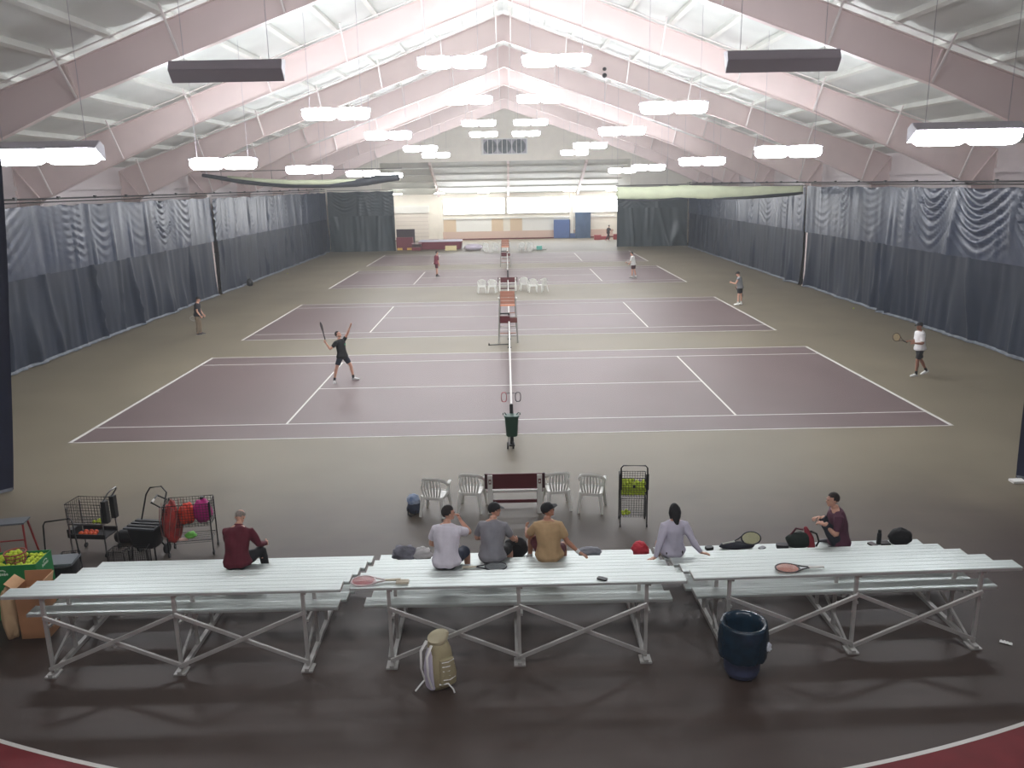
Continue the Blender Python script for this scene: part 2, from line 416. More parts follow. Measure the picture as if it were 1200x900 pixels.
# ------------------------------------------------------------------ hanging strip lights
def strip_light(tilt, trough=False, k=(1.0, 1.0, 0.0), ml=None):
    """2.35 m twin-lamp fixture; a trough one has opaque sides and its open side turned away by tilt about its length"""
    root = empty('strip_light')
    rm = Matrix.Rotation(tilt, 3, 'X')
    hs = MB()
    prof = ((-0.24,-0.10),(-0.1,0.16),(0.1,0.16),(0.24,-0.10)) if trough else ((-0.1,0.13),(-0.06,0.19),(0.06,0.19),(0.1,0.13))
    P = [rm @ V((0,y,z)) for y, z in prof]
    for a, b in zip(P, P[1:]):
        nn = V((1,0,0)).cross(b-a).normalized()*0.012
        hs.add([V((x,0,0))+p+q for x in (-1.19,1.19) for p in (a,b) for q in (nn,-nn)], [(0,1,3,2),(4,6,7,5),(0,4,5,1),(2,3,7,6),(0,2,6,4),(1,5,7,3)])
    for x in (-1.19, 1.19):
        hs.add([V((x+dx,0,0))+p for dx in (-0.008,0.008) for p in P], [(0,1,2,3),(7,6,5,4),(0,4,5,1),(1,5,6,2),(2,6,7,3),(3,7,4,0)])
    hs.build('housing', m_house, root, fix=True)
    for s in (-1, 1):
        ln = MB().loft([rm @ V((s*0.585+x, 0, k[2])) for x in (-0.57,-0.54,-0.46,-0.3,0,0.3,0.46,0.54,0.57)], [(r*0.24*k[0], r*0.20*k[1]) for r in (0.45,0.7,0.92,1,1,1,0.92,0.7,0.45)], ref=rm @ V((0,1,0)), n=14, dome=0.2)
        ln.build('lens', ml or m_lamp, root, smooth=60)
    return root
light_down = strip_light(R(-22)); light_away = strip_light(R(66), True, (0.5, 0.4, 0.03), m_lamp2); light_shade = strip_light(R(-30), True, (0.95, 0.9, -0.12))
for x, z in ((-5.9,9.0),(-1.8,10.62),(1.8,10.62),(5.9,9.0)):
    o = copy_tree(light_shade, loc=(x,-16.5,z)); tag(o, 'shaded strip light over the track behind the bleachers, ' + {-5.9:'outer left', -1.8:'inner left', 1.8:'inner right', 5.9:'outer right'}[x], 'light', 'strip lights over the track')
    for dx in (-0.9, 0.9): MB().tube([(dx,0,0.12), (dx,0,roof(x+dx)-z-0.02)], 0.006, 4).build('cable', m_house, o)
ORD = ['front', 'second', 'third', 'fourth', 'rearmost']
PL = {-10.0:'low outer one on the left', -5.9:'middle-height one on the left', -1.8:'high one left of the ridge', 1.8:'high one right of the ridge', 5.9:'middle-height one on the right', 10.0:'low outer one on the right'}
used = set()
for ri, y in enumerate((-2.4, 9.0, 22.0, 38.0, 51.0)):
    for x, z in ((-10.0,7.4),(-5.9,9.0),(-1.8,10.62),(1.8,10.62),(5.9,9.0),(10.0,7.45)):
        away = ri == 0 and abs(x) < 6
        src = light_away if away else (light_shade if ri == 0 else light_down)
        lb = ('dark-backed strip light facing away, ' if away else 'glowing strip light hanging from cables, ') + ('%s row, ' % ORD[ri]) + PL[x]
        if id(src) in used: o = copy_tree(src)
        else: o = src; used.add(id(src))
        o.location = (x, y, z); tag(o, lb, 'light', 'strip lights over the courts')
        for dx in (-0.9, 0.9): MB().tube([(dx,0,0.12), (dx,0,roof(x+dx)-z-0.02)], 0.006, 4).build('cable', m_house, o)

# ------------------------------------------------------------------ curtains
def fold_low(s, z, seed):
    # broad billows, a few sharp leaning pleats, faint fine folds
    u = s + 0.18*z*noise.noise(V((s*0.25, 0, seed+11)))
    r = noise.noise(V((u*0.55, z*0.05, seed+5))); r = max(0.0, 1-abs(r)*9)**2 * max(0, 0.4+noise.noise(V((s*0.3, z*0.35, seed+9))))
    return 0.09*noise.noise(V((s*0.5, z*0.12, seed))) + 0.17*r + 0.022*noise.noise(V((u*2.6, z*0.25, seed+7))) + 0.010*noise.noise(V((u*6.5, z*0.6, seed+3)))
def make_curtain(name, P, Q, bott, seam, top, seed, swag, mu, ml, label, cat='curtain', group=None, hem=True, fold=1.0, ext=(0, 0)):
    """hanging curtain of two panels from P to Q (xy), upper one swagged"""
    P, Q = V((P[0],P[1],0)), V((Q[0],Q[1],0)); L = (Q-P).length; d = (Q-P)/L; nrm = V((-d.y, d.x, 0))
    root = empty(name, tuple(P), 0, label, cat, group)
    rnd = random.Random(seed); ks = [0.0]
    while ks[-1] < L: ks.append(ks[-1] + rnd.uniform(1.6, 4.6))
    sw = [(rnd.uniform(0.5, 1.0) if rnd.random() < 0.55 else rnd.uniform(0.05, 0.25))*swag for _ in ks]
    sg = [rnd.uniform(0.8, 1.9) for _ in ks]; lam = [rnd.uniform(0.26, 0.5) for _ in ks]; cx_ = [rnd.uniform(-0.3, 0.3) for _ in ks]
    def up(a, b):
        s = a*(L+ext[0]+ext[1]) - ext[0]; z = seam + (top-seam)*b
        i = max([0]+[j for j in range(len(ks)) if ks[j] <= s + 1e-6]); i = min(i, len(ks)-2)
        t = min(1, max(0, (s-ks[i])/(ks[i+1]-ks[i]))); e = abs(2*t-1-cx_[i]*(1-abs(2*t-1)))**1.7
        q = z - sg[i]*e + 0.10*noise.noise(V((s*0.9, z*0.7, seed)))
        ph = q/lam[i]
        env = min(1, (z-seam)/0.9+0.1)*(0.25+0.75*max(0, min(1, 0.5+1.3*noise.noise(V((q*1.1, i*7.3, seed))))))
        off = sw[i]*env*(1-0.75*e)*0.13*math.sin(2*math.pi*ph) + fold_low(s, z, seed+20)*(0.5+0.7*e)
        pin = 0.08*(1-e) if b > 0.97 else 0
        return d*s + nrm*off + V((0,0,z-pin))
    nu = max(8, int(L/0.14)); MB().grid(up, nu, 26).build('upper_panel', mu, root, smooth=180)
    def lo(a, b):
        s = a*L; z = bott + (seam+0.04-bott)*b
        fl = fold*(1.0 + 0.9*(1-b))
        return d*s + nrm*(fold_low(s, z, seed)*fl - 0.05) + V((0,0,z))
    MB().grid(lo, nu, 12).build('lower_panel', ml, root, smooth=180)
    if hem:
        def hm(a, b):
            s = a*L; f = fold_low(s, bott, seed)*1.9 - 0.05
            return d*s + nrm*(f + 0.03 + 0.10*b + 0.16*noise.noise(V((s*3, 0, seed)))*b) + V((0,0,bott+0.09*(1-b)**1.5+0.012+0.03*abs(noise.noise(V((s*4, 1, seed))))))
        MB().grid(hm, nu, 3).build('hem', m_hem, root, smooth=180)
    rl = MB().tube([d*0+V((0,0,top+0.1)), d*L+V((0,0,top+0.1))], 0.03, 6).build('rail', m_black, root)
    return root
XL, XR = -18.35, 18.45
make_curtain('divider_curtain', (XL,30.4), (XL,-9), 0.02, 3.35, 6.05, 3, 1.0, m_curt, m_curt2, 'long dark grey curtain along the left side, near part in front of the post', fold=1.3, ext=(0.5, 0))
make_curtain('divider_curtain', (XL+0.1,63.4), (XL+0.1,31.0), 0.02, 3.35, 6.02, 9, 0.3, m_curt, m_curt2, 'dark grey curtain along the left side, far part behind the post')
make_curtain('divider_curtain', (XR,-9), (XR,29.6), 0.02, 3.3, 6.08, 14, 1.35, m_curt, m_curt2, 'long dark grey swagged curtain along the right side, near part', fold=1.3, ext=(0, 0.42))
make_curtain('divider_curtain', (XR-0.1,30.2), (XR-0.1,62.6), 0.02, 3.35, 6.0, 21, 0.35, m_curt, m_curt2, 'dark grey curtain along the right side, far part behind the post')
make_curtain('end_curtain', (-11.4,63.7), (-18.1,63.7), 0.02, 3.6, 6.05, 31, 1.6, m_curtg, m_curtg, 'dark green-grey end curtain at the far left, beside the maroon mats', hem=False, fold=1.8)
make_curtain('end_curtain', (18.5,63.7), (11.3,63.7), 0.02, 3.9, 5.95, 37, 1.2, m_curtg, m_curtg, 'dark green-grey end curtain at the far right, under the pale rolled curtain', hem=False, fold=1.8)
for x, y, lb in ((XL-0.14, 30.7, 'white steel post in the gap of the left curtain'), (XR+0.14, 29.9, 'white steel post in the gap of the right curtain')):
    p = empty('curtain_post', (x, y, 0), 0, lb, 'post')
    MB().box((0,0,3.1), (0.2,0.2,6.2)).build('shaft', m_steel, p); MB().box((0,0,0.02), (0.34,0.34,0.04)).build('base_plate', m_steel, p)
for s in (-1, 1):
    t = struct(MB().tube([(s*18.3,-9,6.28), (s*18.3,63.5,6.28)], 0.035, 8).build('trim_1' if s < 0 else 'trim_2', m_black))
    for k in range(24): MB().box((s*18.3,-8+3.05*k,6.3), (0.09,0.14,0.12)).build('rail_clamp', m_black, t)
# rolled-up divider curtains hanging between the second and third court
def roll(name, pts, rads, m, label, ribs):
    root = empty(name, (0,0,0), 0, label, 'curtain')
    P = []; Rr = []
    for i in range(len(pts)-1):
        for k in range(8):
            t = k/8; P.append(V(pts[i]).lerp(V(pts[i+1]), t)); a, b = rads[i], rads[i+1]
            wob = 1+0.12*noise.noise(V((i*3+t*3, 0, 5)))
            Rr.append(((a[0]+(b[0]-a[0])*t)*wob, (a[1]+(b[1]-a[1])*t)*wob))
    P.append(V(pts[-1])); Rr.append(rads[-1])
    MB().loft(P, Rr, ref=(0,1,0), n=14, dome=0.3).build('rolled_cloth', m, root, smooth=180)
    return root
rl = roll('rolled_curtain', [(-18.1,29.4,7.35),(-15.8,29.4,6.95),(-13.4,29.4,6.72),(-11.2,29.4,6.65),(-9.0,29.4,6.72),(-7.7,29.4,6.92),(-6.4,29.4,7.02)], [(0.16,0.10),(0.22,0.16),(0.22,0.18),(0.22,0.18),(0.26,0.22),(0.3,0.26),(0.2,0.18)], m_rolld, 'dark rolled-up curtain sagging high above the left end curtain', 5)
rc = [V((-17+9.6*t/12, 29.3, 7.28-0.6*math.sin(min(1, t/7)*math.pi/2)+0.25*max(0, t-7)/5)) for t in range(13)]
MB().loft([V((-16.6,29.36,7.22)),V((-14.5,29.36,6.96)),V((-12.6,29.36,6.82)),V((-10.6,29.36,6.8)),V((-9.0,29.36,6.9))], [(0.12,0.08),(0.23,0.13),(0.27,0.16),(0.27,0.17),(0.14,0.08)], ref=(0,1,0), n=10).build('pale_lining', m_roll, rl, smooth=180)
MB().tube([(-18.2,29.4,7.55), (-6.2,29.4,7.55)], 0.02, 6).build('cable', m_black, rl)
for x in (-17, -14, -11, -8):
    MB().tube([(x,29.4,7.55), (x,29.4,6.85)], 0.012, 4).build('tie', m_black, rl)
    MB().tube([(x,29.4,7.55), (x,29.4,roof(x)-0.05)], 0.008, 4).build('hanger', m_house, rl)
rr = roll('rolled_curtain', [(6.7,29.5,5.86),(8.6,29.5,5.82),(10.5,29.5,5.86),(12.5,29.5,5.8),(14.5,29.5,5.76),(16.3,29.5,5.8),(17.9,29.5,5.86)], [(0.16,0.36),(0.18,0.38),(0.2,0.40),(0.2,0.40),(0.2,0.36),(0.18,0.30),(0.14,0.24)], m_roll, 'pale greenish rolled-up curtain hanging high in front of the right side curtain', 5)
rd = MB().loft([V((12.5,29.42,5.42)),V((14.5,29.42,5.46)),V((16.3,29.42,5.55)),V((17.9,29.42,5.66))], [(0.1,0.04),(0.14,0.1),(0.15,0.12),(0.1,0.08)], ref=(0,1,0), n=10).build('dark_fold', m_rolld, rr, smooth=180)
MB().loft([V((6.5,29.4,5.5)),V((8.6,29.42,5.38)),V((10.5,29.42,5.5)),V((11.5,29.42,5.44))], [(0.05,0.03),(0.08,0.06),(0.08,0.04),(0.04,0.03)], ref=(0,1,0), n=8).build('dark_edge', m_rolld, rr, smooth=180)
MB().tube([(6.6,29.5,6.3), (18.1,29.5,6.3)], 0.025, 6).build('cable', m_black, rr)
for x in (6.7, 9.7, 12.4, 15, 17.8): MB().tube([(x,29.5,6.3), (x,29.5,6.0)], 0.012, 4).build('tie', m_white, rr); MB().tube([(x,29.5,6.3), (x,29.5,roof(x)-0.05)], 0.008, 4).build('hanger', m_house, rr)
# navy drapes drawn back at both edges of the picture
def drape(x0, x1, xt, y, label):
    root = empty('tied_back_curtain', (x0, y, 0), 0, label, 'curtain')
    MB().grid(lambda a, b: ((x1-x0)*a + (xt-x1)*a*b*1.0, 0.16*math.sin(a*26+b*2) + 0.08*noise.noise(V((a*9, b*2, 2))), 0.03+7.2*b), 60, 20).build('drape', m_navy, root, smooth=180)
    MB().grid(lambda a, b: ((x1-x0)*a, 0.16*math.sin(a*26) + 0.08*noise.noise(V((a*9, 0, 2))) - 0.05*b, 0.012+0.07*(1-b)), 60, 1).build('hem', m_hem, root, smooth=180)
    MB().tube([(0,0,7.26), (x1-x0+(xt-x1),0,7.26)], 0.03, 6).build('rail', m_black, root)
    for t in (0.05, 0.95): MB().tube([((x1-x0+xt-x1)*t,0,7.26), ((x1-x0+xt-x1)*t,0,roof(x0)-0.1)], 0.015, 4).build('hanger', m_black, root)
    return root
drape(-14.5, -11.28, -10.3, -3.6, 'navy curtain tied back at the left edge, near the ball carts')
dd = drape(14.5, 11.1, 11.0, -4.1, 'navy curtain tied back at the right edge, ending above the floor')
MB().box((-3.5,-0.1,0.03), (0.28,0.2,0.05)).build('floor_foot', m_white, dd)

# ------------------------------------------------------------------ bleachers
RISE = [0.43, 0.63, 0.83, 1.03, 1.235]          # seat heights, front row first
def plank(name, x0, x1, y, z, root):
    mb = MB()
    prof = [(0,0),(0.012,0.012),(0.075,0.012),(0.08,0.010),(0.085,0.012),(0.165,0.012),(0.17,0.010),(0.175,0.012),(0.238,0.012),(0.25,0),(0.25,-0.035),(0.235,-0.035),(0.235,-0.008),(0.015,-0.008),(0.015,-0.035),(0,-0.035)]
    mb.prism([(y+p, z-0.012+q) for p, q in prof], x0, x1, axis=0)
    o = mb.build(name, m_alu, root, fix=True)
    for a, b in ((x0-0.006, x0), (x1, x1+0.006)): MB().bbox((a,y,z-0.047), (b,y+0.25,z)).build('end_cap', m_galv, o)
    return o
def bleacher(loc, rz, label):
    root = empty('bleacher', loc, rz, label, 'bleacher')
    ys = [2.44, 1.83, 1.22, 0.61, 0.0]
    for y, z in zip(ys, RISE): plank('seat_plank', -2.29, 2.29, y, z, root)
    for k in (1, 2, 3, 4): plank('foot_plank', -2.17, 2.17, ys[k]+0.29, RISE[k]-0.43, root)
    for x in (-1.78, 0.0, 1.76):
        MB().bar((x,-0.05,0.03), (x,2.66,0.03), 0.06, 0.06).build('base_rail', m_galv, root)
        MB().box((x,0.05,0.012), (0.16,0.2,0.024)).build('foot_pad', m_galv, root)
        for k, (y, z) in enumerate(zip(ys, RISE)):
            MB().bar((x,y+0.06,0.06), (x,y+0.06,z-0.05), 0.045, 0.045, ref=(1,0,0)).build('post', m_galv, root)
            MB().bar((x+0.04,y+0.02,z-0.065), (x+0.04,y+0.24,z-0.065), 0.03, 0.035).build('seat_bracket', m_galv, root)
            if k: MB().bar((x+0.04,y+0.06,z-0.495), (x+0.04,y+0.56,z-0.495), 0.03, 0.035).build('foot_bracket', m_galv, root)
        MB().bar((x-0.045,2.58,0.07), (x-0.045,0.3,0.72), 0.04, 0.05, ref=(1,0,0)).build('stringer', m_galv, root)
        MB().bar((x-0.045,0.1,0.1), (x-0.045,1.3,0.6), 0.035, 0.035, ref=(1,0,0)).build('diagonal_brace', m_galv, root)
    for a, b in ((-1.78,0.0), (0.0,1.76)):
        MB().bar((a,0.02,0.9), (b,0.02,0.13), 0.05, 0.035, ref=(0,1,0)).build('cross_brace', m_galv, root)
        MB().bar((a,-0.02,0.13), (b,-0.02,0.9), 0.05, 0.035, ref=(0,1,0)).build('cross_brace', m_galv, root)
    return root
bleacher((-4.68,-10.78,0), 0.3, 'left aluminium bleacher, five rows, with a maroon-jacketed man sitting on it')
bleacher((0.03,-10.73,0), 0.3, 'middle aluminium bleacher, five rows, with three short-sleeved people sitting on it')
bleacher((4.73,-10.6,0), 1.4, 'right aluminium bleacher, five rows, behind the blue trash can')

# ------------------------------------------------------------------ white armchairs
def armchair():
    root = empty('plastic_armchair', (0,0,0))
    sm = MB().grid(lambda a, b: ((a-0.5)*(0.46-0.05*(1-b)), -0.2+0.42*b, 0.42-0.025*math.sin(math.pi*a)*math.sin(math.pi*b)+0.02*b-0.05*max(0, b-0.9)*5), 8, 8)
    sm.grid(lambda a, b: ((a-0.5)*(0.46-0.05*(1-b)), -0.2+0.42*b, 0.39), 2, 2)
    for x in (-1, 1): sm.bbox((x*0.22-0.015,-0.2,0.37), (x*0.22+0.015,0.22,0.43))
    sm.bbox((-0.23,0.2,0.36), (0.23,0.225,0.44)); sm.bbox((-0.2,-0.215,0.36), (0.2,-0.19,0.42))
    sm.build('seat', m_plast, root, smooth=40)
    for x, y, sx, sy, z in ((-0.21,0.2,-0.06,0.05,0.63), (0.21,0.2,0.06,0.05,0.63), (-0.19,-0.19,-0.05,-0.08,0.42), (0.19,-0.19,0.05,-0.08,0.42)):
        MB().loft([(x+sx,y+sy,0), (x+sx*0.5,y+sy*0.5,0.22), (x,y,0.42)] + ([(x+sx*0.55,y-0.01,z)] if z > 0.5 else []), [(0.028,0.022),(0.036,0.025),(0.044,0.03)]+([(0.034,0.022)] if z > 0.5 else []), n=8, dome=0.1).build('leg', m_plast, root, smooth=50)
    arc = [(0.25*math.sin(t)*(1.0 if abs(t) < 1.2 else 1.04), -0.27*math.cos(t)+0.04*(1-math.cos(t)), 0.62+0.20*max(0, math.cos(t))**0.8) for t in [R(-100+200*k/20) for k in range(21)]]
    MB().loft(arc, [(0.032,0.013)]*21, ref=(0,0,1), n=8, dome=0.3).build('back_rail', m_plast, root, smooth=60)
    for k in range(7):
        u = (k-3)/3; t = u*R(40)
        MB().loft([(0.17*u*0.9,-0.2,0.41), (0.2*u,-0.235,0.62), (0.25*math.sin(t),-0.27*math.cos(t)+0.04*(1-math.cos(t)),0.62+0.20*math.cos(t)**0.8)], [(0.021,0.006)]*3, n=6, dome=0).build('back_slat', m_plast, root, smooth=60)
    for s in (-1, 1):
        MB().loft([(s*0.255,0.08,0.62), (s*0.25,0.16,0.635), (s*0.245,0.25,0.635), (s*0.24,0.28,0.615)], [(0.035,0.014)]*4, n=8, dome=0.3).build('armrest', m_plast, root, smooth=60)
    return root
CH = armchair(); first = [True]
def chair(x, y, rz, label, group=None):
    o = CH if first[0] else copy_tree(CH)
    first[0] = False
    o.location = (x, y, 0); o.rotation_euler = (0, 0, R(rz)); tag(o, label, 'chair', group)
chair(-1.60, -5.25, -14, 'white plastic armchair beside the blue and white bag, outermost left of the near bench')
chair(-0.86, -5.05, -10, 'white plastic armchair just left of the near maroon bench')
chair(0.90, -5.05, 8, 'white plastic armchair just right of the near maroon bench')
chair(1.60, -5.2, -12, 'white plastic armchair between the near maroon bench side and the wire ball cart')
g = 'white armchairs between the second and third court'
chair(-1.62, 29.4, 5, 'white plastic armchair beyond the second court, outer one left of the middle bench', g)
chair(-0.98, 29.4, -5, 'white plastic armchair beyond the second court, inner one left of the middle bench', g)
chair(1.0, 30.3, 6, 'white plastic armchair beyond the second court, nearest on the right of the middle bench', g)
chair(1.52, 29.4, 4, 'white plastic armchair beyond the second court, second on the right of the middle bench', g)
chair(2.12, 29.5, 35, 'white plastic armchair beyond the second court, turned sideways, outermost right of the middle bench', g)
g = 'white armchairs at the far side of the rearmost court'
chair(-2.15, 61.6, 5, 'white plastic armchair at the far wall end, outer left one beside the lilac cover', g)
chair(-1.2, 61.6, -5, 'white plastic armchair at the far wall end, inner left one', g)
chair(1.5, 61.6, 5, 'white plastic armchair at the far wall end, inner right one', g)
chair(2.3, 61.6, -5, 'white plastic armchair at the far wall end, outer right one near the teal roller', g)

# ------------------------------------------------------------------ maroon benches
def bench(loc, label):
    root = empty('team_bench', loc, 0, label, 'bench')
    for s in (-1, 1):
        MB().bar((s*0.5,-0.2,0), (s*0.5,-0.24,0.84), 0.10, 0.05, ref=(0,1,0)).build('rear_leg', m_plast, root)
        MB().bar((s*0.5,0.2,0), (s*0.5,0.18,0.42), 0.10, 0.05, ref=(0,1,0)).build('front_leg', m_plast, root)
        MB().bar((s*0.5,-0.22,0.4), (s*0.5,0.2,0.4), 0.06, 0.05).build('seat_bearer', m_plast, root)
        e = MB().bbox((s*0.5-0.028,-0.272,0.66), (s*0.5+0.028,-0.262,0.76)).build('emblem_plate', mat('emblem_brown', (120,78,72), 0.6), root)
        MB().bbox((s*0.5-0.014,-0.278,0.69), (s*0.5+0.014,-0.272,0.73)).build('emblem_mark', m_plast, e)
        MB().box((s*0.585,-0.2,0.70), (0.05,0.03,0.32)).build('end_board', mat('dark_maroon', (60,18,26), 0.5), root)
    MB().box((0,-0.2,0.70), (1.12,0.03,0.31)).build('back_board', m_maroon, root)
    for y, z in ((-0.06,0.44), (0.1,0.44)): MB().box((0,y,z), (1.15,0.13,0.03)).build('seat_board', m_maroon, root)
    MB().box((0,-0.2,0.49), (0.92,0.025,0.04)).build('rail', m_plast, root)
    MB().box((0,0.16,0.12), (0.92,0.03,0.07)).build('stretcher', m_maroon, root)
    return root
bench((0.03,-5.15,0), 'maroon team bench with white legs among the near white armchairs')
bench((-0.02,30.2,0), 'maroon team bench behind the middle umpire chair, between white armchairs')

# ------------------------------------------------------------------ nets
m_net = mat('net_black', (26,28,30), 0.8)
def net(y0, label, near_stuff):
    root = empty('tennis_net', (0.0, y0, 0), 0, label, 'net')
    a, b = -0.914, 11.884
    for y in (a, b):
        p = MB().lathe([(0.045,0),(0.045,1.08),(0.03,1.1)], 14, (0,y,0)).build('post', m_black, root, smooth=40)
        MB().box((0,y,0.02), (0.14,0.2,0.04)).build('base', m_black, p)
    def top(y): return 0.914 + 0.155*((y-5.485)/6.4)**2
    nm = MB()
    n = 86
    for k in range(n+1):
        y = a+(b-a)*k/n; nm.bar((0,y,0.04), (0,y,top(y)), 0.006, 0.006, ref=(1,0,0))
    for j in range(8):
        z = 0.05+0.115*j
        for k in range(8):
            y1, y2 = a+(b-a)*k/8, a+(b-a)*(k+1)/8; nm.bar((0,y1,z*top(y1)/0.914), (0,y2,z*top(y2)/0.914), 0.006, 0.006, ref=(1,0,0))
    nm.build('netting', m_net, root)['kind'] = 'stuff'
    hb = MB()
    for k in range(16):
        y1, y2 = a+0.05+(b-a-0.1)*k/16, a+0.05+(b-a-0.1)*(k+1)/16
        hb.bar((0,y1,top(y1)-0.02), (0,y2,top(y2)-0.02), 0.05, 0.1, ref=(0,0,1))
    hb.build('headband', m_line, root)
    MB().bar((0,5.485,0.0), (0,5.485,0.93), 0.05, 0.02, ref=(1,0,0)).build('centre_strap', m_line, root)
    return root
net(GAP[0], 'tennis net of the near court, running away from the green bin', True)
net(GAP[1], 'tennis net of the second court, beyond the nearer umpire chair', False)
net(GAP[2], 'tennis net of the third court, beyond the middle bench', False)
net(GAP[3], 'tennis net of the rearmost court, beyond the far umpire chair', False)
# bin and wheels at the near net post, number flips
gb = empty('hanging_bin', (0.0,-1.12,0.32), 0, 'dark green bin hung on the near net post', 'bin')
m_green = mat('green_plastic', (22,74,58), 0.45)
mb = MB()
for i, z in enumerate((0, 0.52)):
    pass
mb.loft([(0,0,0),(0,0,0.03),(0,0,0.5),(0,0,0.52)], [(0.13,0.1),(0.145,0.115),(0.175,0.14),(0.185,0.15)], n=20, dome=0.0, sq=0.55)
mb.build('body', m_green, gb, smooth=35)
MB().loft([(0,0,0.52),(0,0,0.545)], [(0.195,0.16),(0.19,0.155)], n=20, dome=0.05, sq=0.55).build('lid', m_green, gb, smooth=35)
for s in (-1, 1): MB().tube([(s*0.12,0.02,0.54), (s*0.17,0.02,0.60), (s*0.215,0.0,0.60), (s*0.21,0,0.55)], 0.012, 6).build('handle', m_green, gb, smooth=60)
wb = empty('net_post_dolly', (0,-0.98,0), 0, 'small wheeled foot under the near net post, below the green bin', 'dolly')
MB().bar((-0.06,-0.08,0.3), (-0.10,-0.2,0.08), 0.05, 0.03, ref=(0,1,0)).build('strut', m_white, wb)
for x in (-0.11, 0.03): MB().lathe([(0.03,-0.02),(0.09,-0.02),(0.09,0.02),(0.03,0.02)], 18).build('wheel', m_black, wb, smooth=40, loc=(x,-0.22+0.1*x,0.09), rot=(0,R(90),0))
MB().bar((0.03,-0.22,0.09), (0.02,0.0,0.3), 0.04, 0.04).build('arm', m_black, wb)
def ring0(c1, c2, name, loc, label):
    root = empty(name, loc, 0, label, 'score marker')
    mb = MB(); path = []
    for k in range(28):
        t = 2*math.pi*k/28; ct, st = math.cos(t), math.sin(t)
        path.append((0.075*math.copysign(abs(ct)**0.6, ct), 0, 0.135*math.copysign(abs(st)**0.75, st)))
    mb.loft(path, (0.028,0.012), ref=(0,1,0), n=6, close=True); mb.build('digit', c1, root, smooth=60)
    MB().bar((0.04 if loc[0] < 0 else -0.04,0,0.1), (-loc[0],0,0.12), 0.012, 0.012).build('hook', m_black, root)
ring0(mat('score_red', (150,34,48), 0.5), None, 'score_digit', (-0.2,1.6,0.62), 'red figure 0 score marker hung on the left of the near net')
ring0(mat('score_black', (26,18,22), 0.5), None, 'score_digit', (0.2,1.6,0.62), 'black figure 0 score marker hung on the right of the near net')

# ------------------------------------------------------------------ umpire chairs
def umpire(loc, label):
    root = empty('umpire_chair', loc, 0, label, 'umpire chair')
    for sx in (-1, 1):
        MB().bar((sx*0.40,-0.1,0), (sx*0.31,0.0,2.05), 0.05, 0.05).build('rear_leg', m_galv, root)
        MB().bar((sx*0.40,0.68,0), (sx*0.31,0.42,1.62), 0.05, 0.05).build('front_leg', m_galv, root)
        MB().bar((sx*0.33,-0.02,1.85), (sx*0.33,0.42,1.85), 0.06, 0.04).build('armrest', m_wood, root)
        MB().ell((sx*0.36,-0.03,1.9), (0.05,0.05,0.05)).build('end_knob', m_plast, root, smooth=180)
        MB().bar((sx*0.37,-0.05,0.55), (sx*0.37,0.58,0.55), 0.04, 0.04).build('side_rail', m_galv, root)
    for z in (0.3, 0.7, 1.1): MB().bar((-0.38,-0.07+0.03*z,z), (0.38,-0.07+0.03*z,z), 0.035, 0.035).build('rung', m_galv, root)
    for z in (0.3, 0.6, 0.9, 1.2): MB().bar((-0.38,0.68-0.16*z,z), (0.38,0.68-0.16*z,z), 0.05, 0.03).build('step', m_wood, root)
    for z in (1.72, 1.86, 2.0, 2.13): MB().box((0,-0.04,z), (0.6,0.025,0.125)).build('back_slat', m_wood, root)
    for y in (0.06, 0.2, 0.34): MB().box((0,y,1.62), (0.62,0.12,0.025)).build('seat_slat', m_wood, root)
    MB().box((0,-0.05,1.6), (0.62,0.03,0.06)).build('seat_edge', mat('pale_wood', (232,160,126), 0.5), root)
    MB().box((-0.12,-0.12,1.02), (0.42,0.16,0.3)).build('storage_box', m_maroon, root)
    MB().box((-0.12,-0.12,1.27), (0.40,0.12,0.06)).build('dark_tray', m_black, root)
    MB().box((0.24,-0.1,0.98), (0.3,0.1,0.2)).build('side_box', mat('brown_box', (110,60,56), 0.6), root)
    return root
umpire((-0.05,12.95,0), 'orange wooden umpire chair on tall legs between the near and second courts')
umpire((-0.15,45.3,0), 'orange wooden umpire chair on tall legs far away beyond the third court')
br = empty('net_crank_bar', (-0.35,12.4,0), 0, 'thin dark bar lying on the floor at the near umpire chair foot', 'bar')
MB().tube([(-0.5,0,0.03), (0.3,0.08,0.03)], 0.02, 6).build('rod', m_black, br); MB().box((-0.5,0,0.05), (0.05,0.05,0.09)).build('grip', m_black, br)

